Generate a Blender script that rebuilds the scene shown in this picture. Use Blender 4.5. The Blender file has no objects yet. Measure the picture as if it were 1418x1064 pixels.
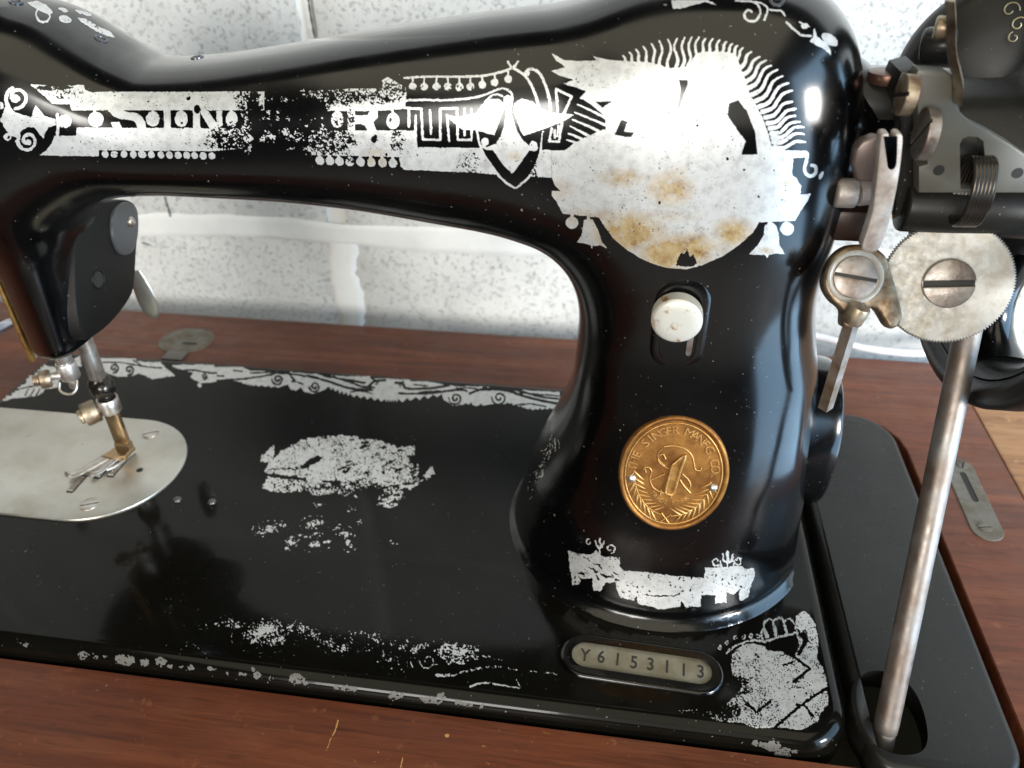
import bpy, bmesh, math, random
import numpy as np
from mathutils import Vector, Matrix, geometry

# ------------------------------------------------------------------ camera, world, lights, exposure
S = 0.001                                   # everything below is written in millimetres
sc = bpy.context.scene
COLL = sc.collection
CAM_POS = np.array([-78.172, -140.276, 219.929])
CAM_R = np.array([[0.98933543, 0.1450567, -0.01318931], [0.0722953, -0.56764535, -0.82009276], [-0.1264468, 0.8103933, -0.57207858]])
FPX = 1095.0
cam = bpy.data.objects.new('camera', bpy.data.cameras.new('camera'))
COLL.objects.link(cam); sc.camera = cam
_u, _, _v = np.linalg.svd(CAM_R); CAM_R = _u @ _v
M = Matrix([[CAM_R[0][i], -CAM_R[1][i], -CAM_R[2][i], CAM_POS[i]*S] for i in range(3)] + [[0, 0, 0, 1]])
cam.matrix_world = M
cam.data.sensor_width = 36; cam.data.lens = FPX/1418*36
cam.data.clip_start = 0.005; cam.data.clip_end = 50
cam.data.dof.use_dof = True; cam.data.dof.focus_distance = 0.235; cam.data.dof.aperture_fstop = 16
w = bpy.data.worlds.new('World'); sc.world = w; w.use_nodes = True
w.node_tree.nodes['Background'].inputs[0].default_value = (0.80, 0.86, 1.0, 1)
w.node_tree.nodes['Background'].inputs[1].default_value = 0.015
sc.view_settings.view_transform = 'Standard'; sc.view_settings.look = 'None'
sc.view_settings.exposure = 0.2; sc.view_settings.gamma = 1.0
sc.render.engine = 'CYCLES'

def area(name, loc, target, sx, sy, radiance, col):
    l = bpy.data.lights.new(name, 'AREA'); l.shape = 'RECTANGLE'; l.size = sx; l.size_y = sy
    l.energy = radiance*math.pi*sx*sy; l.color = col
    o = bpy.data.objects.new(name, l); COLL.objects.link(o)
    o.location = loc
    o.rotation_euler = (Vector(target)-Vector(loc)).to_track_quat('-Z', 'Y').to_euler()
    return o
area('ceiling_light', (-0.15, -0.85, 1.35), (-0.15, -0.85, 0.0), 1.7, 1.7, 1.22, (1.0, 0.93, 0.70))
area('far_wall_light', (-0.20, -1.72, 0.78), (-0.20, 0.0, 0.78), 1.35, 1.05, 1.15, (1.0, 0.95, 0.80))
area('window_light', (1.25, -0.60, 0.10), (0.0, -0.45, 0.10), 1.75, 2.0, 4.8, (0.44, 0.71, 1.0))
area('wall_fill_light', (-0.42, -1.70, 0.50), (-0.10, 0.2, 0.05), 0.62, 0.50, 19.0, (1.0, 0.97, 0.92))  # added fill behind the camera, evens the light on the block wall
area('sunny_window_light', (1.55, -1.10, 0.55), (-0.05, 0.2, 0.05), 0.42, 0.42, 78.0, (1.0, 0.95, 0.88))

# ------------------------------------------------------------------ helpers
def on(p, axis, val):
    """point of the plane x/y/z = val that lies under photograph pixel p"""
    r = CAM_R.T @ np.array([p[0]-709, p[1]-532, FPX]); t = (val-CAM_POS[axis])/r[axis]
    return CAM_POS+t*r
def dep(p, d):
    return CAM_POS + CAM_R.T @ (np.array([p[0]-709, p[1]-532, FPX])/FPX*d)

def mesh_obj(name, V, Fc, mat, parent=None, smooth=35, label=None, kind=None):
    me = bpy.data.meshes.new(name)
    me.from_pydata([tuple(float(c)*S for c in v) for v in V], [], [tuple(int(i) for i in f) for f in Fc])
    me.update()
    o = bpy.data.objects.new(name, me); COLL.objects.link(o)
    if mat: me.materials.append(mat)
    if smooth:
        me.shade_smooth()
        if smooth < 180: me.set_sharp_from_angle(angle=math.radians(smooth))
    if parent: o.parent = parent
    if label: o['label'] = label
    if kind: o['kind'] = kind
    return o
class MB:
    """collects verts and faces in millimetres"""
    def __init__(s): s.v = []; s.f = []
    def add(s, V, Fc):
        n = len(s.v); s.v += [tuple(v) for v in V]; s.f += [tuple(i+n for i in f) for f in Fc]; return s
    def obj(s, name, mat, parent=None, **k): return mesh_obj(name, s.v, s.f, mat, parent, **k)
def frame(d):
    d = np.array(d, float); d /= np.linalg.norm(d)
    a = np.array([0, 0, 1.0]) if abs(d[2]) < .9 else np.array([0, 1.0, 0])
    u = np.cross(a, d); u /= np.linalg.norm(u); return u, np.cross(d, u), d
def lathe(m, base, axis, prof, seg=48, cap=True, up=None, wob=None):
    """prof: (radius, height along axis)"""
    u, v, d = frame(axis)
    if up is not None:
        v = np.array(up, float) - d*np.dot(up, d); v /= np.linalg.norm(v); u = np.cross(v, d)
    base = np.array(base, float); V = []; Fc = []
    for r, h in prof:
        for i in range(seg):
            a = 2*math.pi*i/seg; rr = r*(wob(a, r, h) if wob else 1)
            V.append(base+d*h+(u*math.cos(a)+v*math.sin(a))*rr)
    n = len(prof)
    for k in range(n-1):
        for i in range(seg):
            j = (i+1) % seg; Fc.append((k*seg+i, k*seg+j, (k+1)*seg+j, (k+1)*seg+i))
    if cap:
        Fc.append(tuple(range(seg))[::-1]); Fc.append(tuple((n-1)*seg+i for i in range(seg)))
    return m.add(V, Fc)
def cyl(m, p0, p1, r, seg=32, bev=0.3, r1=None):
    p0 = np.array(p0, float); p1 = np.array(p1, float); L = np.linalg.norm(p1-p0); r1 = r if r1 is None else r1
    b = min(bev, r*.4, L*.4)
    return lathe(m, p0, p1-p0, [(r-b, 0), (r-b*.3, b*.3), (r, b), (r1, L-b), (r1-b*.3, L-b*.3), (r1-b, L)], seg)
def tube(m, pts, r, seg=14, flat=1.0, side=None):
    """sweep of a (flattened) circle along a path; r may be a list"""
    P = np.array(pts, float); n = len(P); V = []; Fc = []
    T = np.gradient(P, axis=0); T /= np.linalg.norm(T, axis=1)[:, None]
    u = frame(T[0])[0] if side is None else np.array(side, float)
    for i in range(n):
        u = u-T[i]*np.dot(u, T[i]); u /= np.linalg.norm(u); v = np.cross(T[i], u)
        rr = r[i] if hasattr(r, '__len__') else r
        for k in range(seg):
            a = 2*math.pi*k/seg; V.append(P[i]+rr*(u*math.cos(a)+v*math.sin(a)*flat))
    for i in range(n-1):
        for k in range(seg):
            j = (k+1) % seg; Fc.append((i*seg+k, i*seg+j, (i+1)*seg+j, (i+1)*seg+k))
    Fc.append(tuple(range(seg))[::-1]); Fc.append(tuple((n-1)*seg+k for k in range(seg)))
    return m.add(V, Fc)
def smooth_path(pts, n=8, closed=False):
    P = np.array(pts, float); N = len(P); out = []
    rng = range(N if closed else N-1)
    for i in rng:
        g = (lambda k: P[k % N]) if closed else (lambda k: P[min(max(k, 0), N-1)])
        a, b, c, d = g(i-1), g(i), g(i+1), g(i+2)
        for k in range(n):
            t = k/n
            out.append(.5*((2*b)+(c-a)*t+(2*a-5*b+4*c-d)*t*t+(-a+3*b-3*c+d)*t**3))
    if not closed: out.append(P[-1])
    return np.array(out)
def inset(P, d):
    """offset a closed counter-clockwise 2D outline inwards by d"""
    P = np.array(P, float); a = np.roll(P, 1, 0); b = np.roll(P, -1, 0)
    e0 = P-a; e1 = b-P; e0 /= np.linalg.norm(e0, axis=1)[:, None]+1e-9; e1 /= np.linalg.norm(e1, axis=1)[:, None]+1e-9
    n0 = np.stack([-e0[:, 1], e0[:, 0]], 1); n1 = np.stack([-e1[:, 1], e1[:, 0]], 1)
    m = n0+n1; m /= np.linalg.norm(m, axis=1)[:, None]; c = np.maximum((m*n0).sum(1), .35)
    return P+m*(d/c)[:, None]
def rrect(x0, y0, x1, y1, r, n=8):
    """rounded rectangle, r: one radius or four (x0y0, x1y0, x1y1, x0y1)"""
    rs = [r]*4 if not hasattr(r, '__len__') else r
    out = []
    for (cx, cy, a0, q) in ((x0, y0, 180, rs[0]), (x1, y0, 270, rs[1]), (x1, y1, 0, rs[2]), (x0, y1, 90, rs[3])):
        ox = cx+(q if cx == x0 else -q); oy = cy+(q if cy == y0 else -q)
        for k in range(n+1):
            a = math.radians(a0+90*k/n); out.append((ox+q*math.cos(a), oy+q*math.sin(a)))
    return out
def slab(m, outline, prof, holes=(), hprof=None, place=None):
    """outline (ccw) swept through prof [(inset, height)...] bottom to top, filled at both ends; holes get hprof"""
    place = place or (lambda p, h: (p[0], p[1], h))
    V = []; Fc = []
    def ring(P, pr, sgn):
        idx = []
        for d, h in pr:
            Q = inset(P, d*sgn) if abs(d) > 1e-6 else np.array(P, float)
            s0 = len(V); V.extend(place(q, h) for q in Q); idx.append((s0, Q))
        n = len(P)
        for k in range(len(pr)-1):
            a, b = idx[k][0], idx[k+1][0]
            for i in range(n):
                j = (i+1) % n
                q = (a+i, a+j, b+j, b+i); Fc.append(q if sgn > 0 else q[::-1])
        return idx
    ro = ring(outline, prof, 1); rh = [ring(h, hprof or prof, -1) for h in holes]
    for end in (0, -1):
        s0, Q = ro[end]
        if not holes:
            f = tuple(s0+i for i in range(len(outline))); Fc.append(f if end else f[::-1]); continue
        loops = [[Vector((q[0], q[1], 0)) for q in Q]]; ids = [s0+i for i in range(len(Q))]
        for r in rh:
            a, q2 = r[end]; loops.append([Vector((q[0], q[1], 0)) for q in q2]); ids += [a+i for i in range(len(q2))]
        for t in geometry.tessellate_polygon(loops):
            f = tuple(ids[i] for i in t); p = [np.array(V[i][:]) for i in f]
            Fc.append(f)
    return m.add(V, Fc)
def fixn(o):
    bm = bmesh.new(); bm.from_mesh(o.data); bmesh.ops.recalc_face_normals(bm, faces=bm.faces); bm.to_mesh(o.data); bm.free(); return o
def box(m, c, s, bev=0.4, R=None):
    """rounded-edge box: centre, full size, optional 3x3 axes (rows)"""
    c = np.array(c, float); h = np.array(s, float)/2; b = min(bev, min(h)*.45); R = np.eye(3) if R is None else np.array(R, float)
    o = rrect(-h[0], -h[1], h[0], h[1], b, 2)
    return slab(m, o, [(b, -h[2]), (b*.3, -h[2]+b*.3), (0, -h[2]+b), (0, h[2]-b), (b*.3, h[2]-b*.3), (b, h[2])],
                place=lambda p, z: c+R[0]*p[0]+R[1]*p[1]+R[2]*z)
def empty(name, loc, label, cat, group=None):
    o = bpy.data.objects.new(name, None); COLL.objects.link(o); o.location = [c*S for c in loc]; o.empty_display_size = .02
    o['label'] = label; o['category'] = cat
    if group: o['group'] = group
    return o

# ------------------------------------------------------------------ materials
def mat(name, base, rough=.5, metal=0., coat=0., build=None, spec=.5):
    m = bpy.data.materials.new(name); m.use_nodes = True; nt = m.node_tree; b = nt.nodes['Principled BSDF']
    b.inputs['Base Color'].default_value = (*base, 1); b.inputs['Roughness'].default_value = rough
    b.inputs['Metallic'].default_value = metal; b.inputs['Coat Weight'].default_value = coat; b.inputs['Coat Roughness'].default_value = .06
    b.inputs['Specular IOR Level'].default_value = spec
    if build: build(nt, b)
    return m
def N(nt, t, **k):
    n = nt.nodes.new(t)
    for a, v in k.items():
        if a in n.inputs: n.inputs[a].default_value = v
        else: setattr(n, a, v)
    return n
def coords(nt, scale=(1, 1, 1), rot=(0, 0, 0)):
    g = N(nt, 'ShaderNodeNewGeometry'); mp = N(nt, 'ShaderNodeMapping'); mp.inputs['Scale'].default_value = scale; mp.inputs['Rotation'].default_value = rot
    nt.links.new(g.outputs['Position'], mp.inputs[0]); return mp.outputs[0]
def noise(nt, co, scale, detail=4, rough=.55, dist=0.):
    n = N(nt, 'ShaderNodeTexNoise'); n.inputs['Scale'].default_value = scale; n.inputs['Detail'].default_value = detail
    n.inputs['Roughness'].default_value = rough; n.inputs['Distortion'].default_value = dist
    nt.links.new(co, n.inputs['Vector']); return n.outputs[0]
def ramp(nt, fac, stops):
    r = N(nt, 'ShaderNodeValToRGB'); e = r.color_ramp.elements
    while len(e) < len(stops): e.new(.5)
    for i, (p, c) in enumerate(stops): e[i].position = p; e[i].color = (*c, 1) if hasattr(c, '__len__') else (c, c, c, 1)
    nt.links.new(fac, r.inputs[0]); return r.outputs[0]
def mixc(nt, fac, a, b):
    m = N(nt, 'ShaderNodeMix', data_type='RGBA')
    for s, v in ((0, fac), (6, a), (7, b)):
        if hasattr(v, 'is_output'): nt.links.new(v, m.inputs[s])
        else: m.inputs[s].default_value = v if s == 0 else (*v, 1)
    return m.outputs[2]
def bump(nt, b, h, strength, dist):
    n = N(nt, 'ShaderNodeBump'); n.inputs['Strength'].default_value = strength; n.inputs['Distance'].default_value = dist
    nt.links.new(h, n.inputs['Height']); nt.links.new(n.outputs[0], b.inputs['Normal'])

def enamel(dust, rough=.11, base=(.0009, .0009, .0010), scr=.0, soft=.24, hz=.06, cw=1.0):
    """old baked enamel: a clear glossy skin over a slightly hazy black"""
    def f(nt, b):
        co = coords(nt)
        d1 = ramp(nt, noise(nt, co, 1100, 1), [(.75, 0.), (.80, 1.)])          # fine dust specks
        d2 = ramp(nt, noise(nt, co, 420, 1), [(.80, 0.), (.83, 1.)])
        mm = N(nt, 'ShaderNodeMath', operation='MAXIMUM'); nt.links.new(d1, mm.inputs[0]); nt.links.new(d2, mm.inputs[1])
        m2 = N(nt, 'ShaderNodeMath', operation='MULTIPLY'); nt.links.new(mm.outputs[0], m2.inputs[0]); m2.inputs[1].default_value = dust
        haze = ramp(nt, noise(nt, co, 28, 4), [(.35, base), (.75, tuple(c*1.6+.0004 for c in base))])
        nt.links.new(mixc(nt, m2.outputs[0], haze, (.26, .25, .235)), b.inputs['Base Color'])
        b.inputs['Roughness'].default_value = soft; b.inputs['Specular IOR Level'].default_value = hz; b.inputs['Coat Weight'].default_value = cw
        r = ramp(nt, noise(nt, co, 60, 5), [(.3, rough), (.8, rough*2.2)]); nt.links.new(r, b.inputs['Coat Roughness'])
        n = N(nt, 'ShaderNodeBump'); n.inputs['Strength'].default_value = .10+scr; n.inputs['Distance'].default_value = .0006
        nt.links.new(noise(nt, co, 55, 3, .5), n.inputs['Height']); nt.links.new(n.outputs[0], b.inputs['Normal']); nt.links.new(n.outputs[0], b.inputs['Coat Normal'])
    return f
ENAMEL = mat('black_enamel', (.005, .005, .005), .08, build=enamel(.5))
ENAMEL_BED = mat('black_enamel_bed', (.006, .006, .0055), .1, build=enamel(.5, .06, (.0022, .0020, .0014), hz=.03, cw=.36))
ENAMEL_DULL = mat('dull_black_paint', (.02, .02, .02), .3, build=enamel(.7, .20, (.0075, .0072, .0062), soft=.5, hz=.12, cw=.42))
MATTE = mat('matt_black_paint', (.02, .02, .02), .5, build=enamel(.4, .30, (.0045, .004, .0036), soft=.5, hz=.12, cw=.16))
def steelm(base, rough, rust, amt, sc=120, metal=.9):
    def f(nt, b):
        co = coords(nt)
        k = ramp(nt, noise(nt, co, sc, 6, .6), [(.5-amt*.3, 0.), (.78-amt*.2, 1.)])
        nt.links.new(mixc(nt, k, base, rust), b.inputs['Base Color'])
        nt.links.new(ramp(nt, noise(nt, co, sc*2.3, 4), [(.3, rough), (.75, min(1, rough*1.7))]), b.inputs['Roughness'])
        bump(nt, b, noise(nt, co, sc*8, 4), .25, .0002)
    return mat('metal', base, rough, metal, build=f)
STEEL = steelm((.62, .60, .57), .28, (.30, .20, .12), .25); STEEL.name = 'bright_steel'
PLATE = steelm((.60, .585, .54), .27, (.47, .44, .37), .25, 45); PLATE.name = 'plate_steel'
DISC = steelm((.53, .52, .495), .46, (.42, .38, .31), .3, 260, .6); DISC.name = 'grey_steel'
TARNISH = steelm((.40, .37, .345), .34, (.16, .115, .09), .5, 150); TARNISH.name = 'tarnished_steel'
BRONZE = steelm((.50, .42, .31), .36, (.13, .07, .035), .6, 160); BRONZE.name = 'rusty_bronze'
ROD = steelm((.31, .295, .28), .40, (.20, .145, .11), .5, 75); ROD.name = 'rod_steel'
GOLD = steelm((.38, .185, .050), .42, (.17, .07, .02), .6, 150); GOLD.name = 'medal_brass'
GOLDL = steelm((.64, .40, .15), .34, (.36, .18, .05), .5, 160); GOLDL.name = 'relief_brass'
HOLE_SHADE = mat('painted_hole_shade', (.012, .011, .010), .6)  # black painted as the shade inside holes and slots
def silverf(nt, b):
    co = coords(nt)
    a = N(nt, 'ShaderNodeAttribute', attribute_name='ink'); st = N(nt, 'ShaderNodeAttribute', attribute_name='stain')
    fine = noise(nt, co, 420, 5, .7)
    base = ramp(nt, fine, [(.30, (.42, .42, .415)), (.5, (.58, .58, .57)), (.8, (.68, .68, .67))])
    tan = ramp(nt, noise(nt, co, 260, 5, .7), [(.3, (.27, .15, .05)), (.52, (.47, .34, .17)), (.75, (.60, .50, .33))])
    nt.links.new(mixc(nt, st.outputs['Fac'], base, tan), b.inputs['Base Color'])
    b.inputs['Metallic'].default_value = .55; b.inputs['Roughness'].default_value = .37
    bump(nt, b, fine, .15, .0002)
    out = nt.nodes['Material Output']; tr = N(nt, 'ShaderNodeBsdfTransparent'); mx = N(nt, 'ShaderNodeMixShader')
    nt.links.new(ramp(nt, a.outputs['Fac'], [(.36, 0.), (.60, 1.)]), mx.inputs[0])
    nt.links.new(tr.outputs[0], mx.inputs[1]); nt.links.new(b.outputs[0], mx.inputs[2]); nt.links.new(mx.outputs[0], out.inputs[0])
SILVER = mat('silver_transfer', (.6, .6, .6), .4, build=silverf)
def chipf(nt, b):
    out = nt.nodes['Material Output']; a = N(nt, 'ShaderNodeAttribute', attribute_name='ink'); tr = N(nt, 'ShaderNodeBsdfTransparent'); mx = N(nt, 'ShaderNodeMixShader')
    nt.links.new(ramp(nt, a.outputs['Fac'], [(.40, 0.), (.60, 1.)]), mx.inputs[0])
    nt.links.new(tr.outputs[0], mx.inputs[1]); nt.links.new(b.outputs[0], mx.inputs[2]); nt.links.new(mx.outputs[0], out.inputs[0])
CHIP = mat('bare_grey_iron', (.10, .095, .085), .6, .2, build=chipf)
def woodf(c0, c1, c2, rough, rot=0., var=1.):
    def f(nt, b):
        co = coords(nt, (5, 70, 20), (0, 0, rot)); co2 = coords(nt, (1.2, 14, 4), (0, 0, rot)); cf = coords(nt, (40, 900, 200), (0, 0, rot)); cp = coords(nt)
        g = noise(nt, co, 1.6, 7, .62, .6); g2 = noise(nt, co2, 1.4, 4, .5, 1.2); fi = noise(nt, cf, 1.0, 3, .6)
        base = ramp(nt, g, [(.28, c0), (.5, c1), (.74, c2)])
        base = mixc(nt, ramp(nt, g2, [(.35, 0.), (.7, .65)]), base, c0)
        base = mixc(nt, ramp(nt, fi, [(.52, 0.), (.70, .35)]), base, tuple(c*.35 for c in c0))
        ck = coords(nt, (90, 420, 200), (0, 0, rot+.03)); base = mixc(nt, ramp(nt, noise(nt, ck, 1.0, 2, .5), [(.58, 0.), (.72, .32)]), base, tuple(c*.4 for c in c0))
        base = mixc(nt, ramp(nt, noise(nt, cp, 9, 4, .6), [(.45, 0.), (.75, .22)]), base, (.075, .055, .050))
        wear = ramp(nt, noise(nt, cp, 130, 5, .7), [(.62, 0.), (.78, .4)])
        base = mixc(nt, wear, base, tuple(min(1, c*1.8+.02) for c in c2))
        sp = ramp(nt, noise(nt, cp, 520, 2), [(.77, 0.), (.80, .5)])
        nt.links.new(mixc(nt, sp, base, (.45, .42, .40)), b.inputs['Base Color'])
        nt.links.new(ramp(nt, noise(nt, cp, 90, 5), [(.3, rough), (.7, rough+.2)]), b.inputs['Roughness'])
        ad = N(nt, 'ShaderNodeMath', operation='ADD'); nt.links.new(g, ad.inputs[0]); nt.links.new(fi, ad.inputs[1])
        bump(nt, b, ad.outputs[0], .22, .0006)
    return f
WOOD = mat('varnished_mahogany', (.1, .03, .015), .3, build=woodf((.056, .0145, .0060), (.138, .0355, .0130), (.215, .068, .0250), .36), spec=.34)
WOOD_LEAF = mat('sunlit_leaf_wood', (.3, .14, .06), .3, build=woodf((.22, .10, .04), (.38, .19, .08), (.52, .30, .15), .25, .5))  # table leaf with sun glare put into a paler wood colour
def blockf(nt, b):
    co = coords(nt)
    a = noise(nt, co, 16, 6, .6); p = noise(nt, co, 420, 4, .75); pm = ramp(nt, p, [(.36, 0.), (.47, 1.)])
    base = ramp(nt, a, [(.3, (.54, .54, .525)), (.55, (.66, .66, .64)), (.8, (.74, .74, .72))])
    nt.links.new(mixc(nt, pm, (.38, .38, .365), base), b.inputs['Base Color']); b.inputs['Specular IOR Level'].default_value = .15
    mm = N(nt, 'ShaderNodeMath', operation='ADD'); nt.links.new(pm, mm.inputs[0]); nt.links.new(a, mm.inputs[1])
    bump(nt, b, mm.outputs[0], .4, .0006)
BLOCK = mat('whitewashed_concrete', (.7, .7, .68), .9, build=blockf)
def mortf(nt, b):
    co = coords(nt); b.inputs['Specular IOR Level'].default_value = .1; bump(nt, b, noise(nt, co, 130, 6, .65), .35, .0008)
    nt.links.new(ramp(nt, noise(nt, co, 25, 5, .6), [(.3, (.70, .70, .68)), (.7, (.84, .84, .82))]), b.inputs['Base Color'])
MORTAR = mat('smooth_white_mortar', (.84, .84, .82), 1.0, build=mortf)
# ------------------------------------------------------------------ casting as a smooth implicit surface, meshed by surface nets
def tab(x,rows,c):
    r=np.array(rows,float); o=np.argsort(r[:,0]); r=r[o]
    # monotone-ish cubic hermite (catmull) interpolation
    X=r[:,0]; Y=r[:,c]; m=np.gradient(Y,X)
    d=np.diff(Y)/np.diff(X)
    m[1:-1]=np.where(d[:-1]*d[1:]<=0,0,m[1:-1])
    xi=np.clip(x,X[0],X[-1]); i=np.clip(np.searchsorted(X,xi)-1,0,len(X)-2)
    h=X[i+1]-X[i]; t=(xi-X[i])/h
    return (2*t**3-3*t**2+1)*Y[i]+(t**3-2*t**2+t)*h*m[i]+(3*t**2-2*t**3)*Y[i+1]+(t**3-t**2)*h*m[i+1]
# z: cx, a, b, n
COL=[(-4,-58.6,57.0,54.4,2.04),(0,-58.6,56.4,53.8,2.04),(1.0,-58.6,55.2,52.6,2.04),(2.2,-58.6,54.0,51.3,2.04),(6,-58.6,53.2,50.4,2.06),(14,-58.2,51.4,47.8,2.15),(28,-57,48.9,45.2,2.3),(42,-54.8,45,42.1,2.45),
     (55,-53.0,41.8,39.3,2.6),(68,-52.2,39.8,36.8,2.6),(80,-52.6,38.6,35.0,2.6),(95,-54.6,36.1,33.0,2.6),(110,-57,33.6,31.6,2.6),(130,-58,32.9,31.0,2.6),(150,-58,33.6,30.6,2.6),(200,-58,33.4,30.6,2.6)]
# x: top, bottom, halfdepth, n
ARM=[(-330,187,100,30,2.6),(-300,187,104,30,2.6),(-275,185,110,29.5,2.5),(-258,183,117,29,2.5),(-245,179,123.5,27.5,2.45),(-236,173.5,126,26.6,2.4),(-226,168,127,25.6,2.4),(-218,166.2,127.4,25,2.4),(-205,167,127.2,24.6,2.4),(-180,170.4,126.7,25,2.4),
     (-159,174,125.3,26,2.4),(-136,177.6,122.3,27,2.4),(-115,180.6,119,28,2.4),(-95,182.8,113,29,2.5),(-70,184,106,30,2.6),(-50,184,102,30.5,2.6)]
def smin(a,b,k):
    h=np.maximum(k-np.abs(a-b),0)/k
    return np.minimum(a,b)-h*h*k*.25
def F(x,y,z):
    cx=tab(z,COL,1);a=tab(z,COL,2);b=tab(z,COL,3);n=tab(z,COL,4)
    u=((np.abs(x-cx)/a)**n+(np.abs(y-88)/b)**n)**(1/n)
    w=np.maximum(z-118,0)/66.
    m=3.2
    r=(u**m+w**m)**(1/m)
    col=(r-1)*32
    T=tab(x,ARM,1);B=tab(x,ARM,2);hb=tab(x,ARM,3);n=tab(x,ARM,4)
    h=(T-B)/2; r=((np.abs(y-88)/hb)**n+(np.abs(z-(T+B)/2)/h)**n)**(1/n)
    end=np.maximum(x+64,0)/42.5
    r=(r**3.2+end**3.2)**(1/3.2)
    arm=(r-1)*25
    # head
    a=13+np.clip((z-75)*.18,0,10); cxh=-281.5-np.clip((z-75)*.18,0,10)+np.clip((z-75)*.1,0,3)
    u=((np.abs(x-cxh)/a)**3.2+(np.abs(y-90)/28)**3.2)**(1/3.2)
    zb=63.5+np.clip(x+286,0,20)*.28+np.clip(y-100,0,40)**2*.03
    hd=(u-1)*14
    hd=-smin(-hd,.52*(x+267)+.854*(y-61.5),6)
    hd=-smin(-hd,x+291.5,2.5)
    hd=-smin(-hd,z-zb,5)
    hd=np.maximum(hd,z-175)
    d=smin(col,arm,16); d=smin(d,hd,9)
    return np.maximum(d,-z-3) if 0 else d
def nets(F,lo,hi,s):
    ax=[np.arange(lo[i],hi[i]+s,s) for i in range(3)]
    X,Y,Z=np.meshgrid(*ax,indexing='ij'); V=F(X,Y,Z)
    ins=V<0
    c=np.zeros(tuple(n-1 for n in V.shape),int)
    P=np.zeros(c.shape+(3,)); 
    corners=[(i,j,k) for i in(0,1) for j in(0,1) for k in(0,1)]
    sl=lambda A,o:A[o[0]:A.shape[0]-1+o[0],o[1]:A.shape[1]-1+o[1],o[2]:A.shape[2]-1+o[2]]
    for o in corners: c+=sl(ins,o)
    act=(c>0)&(c<8)
    cnt=np.zeros(c.shape)
    for a in corners:
        for d in range(3):
            if a[d]==0:
                b=list(a); b[d]=1
                va,vb=sl(V,a),sl(V,b); m=(va<0)!=(vb<0)
                t=np.where(m,va/np.where(m,va-vb,1),0)
                for q in range(3):
                    P[...,q]+=np.where(m,a[q]+(t if q==d else 0),0)
                cnt+=m
    idx=-np.ones(c.shape,int); idx[act]=np.arange(act.sum())
    ii=np.argwhere(act); v=P[act]/cnt[act][:,None]
    v=(ii+v)*s+np.array([a[0] for a in ax])
    quads=[]
    for d in range(3):
        e=[(0,0,0)]; A=ins; sh=A.shape
        s0=[slice(1,n-1) for n in sh]; s1=list(s0)
        s0[d]=slice(0,sh[d]-1); s1[d]=slice(1,sh[d])
        a=A[tuple(s0)]; b=A[tuple(s1)]
        m=np.argwhere(a!=b); m2=m.copy()
        for q in range(3):
            if q!=d: m2[:,q]+=1
        fl=a[tuple(m.T)]
        u,w=(d+1)%3,(d+2)%3
        def at(du,dw):
            k=m2.copy(); k[:,u]-=du; k[:,w]-=dw
            return idx[tuple(k.T)]
        q=np.stack([at(1,1),at(0,1),at(0,0),at(1,0)],1)
        q[~fl]=q[~fl][:,::-1]
        quads.append(q)
    return v,np.concatenate(quads)
def grad(F,p,e=.05):
    g=np.zeros_like(p)
    for q in range(3):
        d=np.zeros(3); d[q]=e
        g[:,q]=(F(*(p+d).T)-F(*(p-d).T))/(2*e)
    return g
def relax(F,v,n=3):
    for _ in range(n):
        g=grad(F,v); f=F(*v.T); v=v-g*(f/np.maximum((g*g).sum(1),1e-6))[:,None].clip(-2,2)
    g=grad(F,v); return v,g/np.linalg.norm(g,axis=1)[:,None]

# ------------------------------------------------------------------ setting: table and block wall
wall = bpy.data.objects.new('wall', None); COLL.objects.link(wall); wall['kind'] = 'structure'
WY = 258.0
m = MB(); box(m, (-239+0, WY+3+45, 130), (1700, 90, 1000), .5)
m.obj('mortar', MORTAR, wall, smooth=30)
rng = random.Random(4)
def block_mesh(seed):
    r = np.random.RandomState(seed); m = MB()
    W_, H_ = 390., 190.
    nx, nz = 40, 20; V = []; 
    for k in range(nz+1):
        for i in range(nx+1):
            x = -W_/2+W_*i/nx; z = -H_/2+H_*k/nz
            e = min(W_/2-abs(x), H_/2-abs(z)); 
            dy = 1.3*max(0, 1-e/5.)**2
            if e < .1: x += r.uniform(-1.0, 1.0)*(abs(abs(x)-W_/2) < .1); z += r.uniform(-1.0, 1.0)*(abs(abs(z)-H_/2) < .1)
            V.append((x, dy+r.uniform(-.12, .12), z))
    n = nx+1; Fc = [(k*n+i, k*n+i+1, (k+1)*n+i+1, (k+1)*n+i) for k in range(nz) for i in range(nx)]
    b0 = len(V); rim = [i for i in range(n)]+[k*n+nx for k in range(1, nz+1)]+[nz*n+i for i in range(nx-1, -1, -1)]+[k*n for k in range(nz-1, 0, -1)]
    for i in rim: V.append((V[i][0], 30, V[i][2]))
    L = len(rim); Fc += [(rim[(i+1) % L], rim[i], b0+i, b0+(i+1) % L) for i in range(L)]
    m.add(V, Fc); return m
proto = []
for c in range(-2, 3):
    for r_ in range(-1, 3):
        xx = -239+5+195+400*(c-0) - 0; zz = 34+5+95+200*(r_-0)
        if len(proto) < 4:
            o = block_mesh(len(proto)).obj('block', BLOCK, wall, smooth=40); proto.append(o)
        else:
            o = proto[(c*3+r_) % 4].copy(); COLL.objects.link(o); o.parent = wall
        o.location = (xx*S, (WY+rng.uniform(-.6, .6))*S, zz*S)
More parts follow.
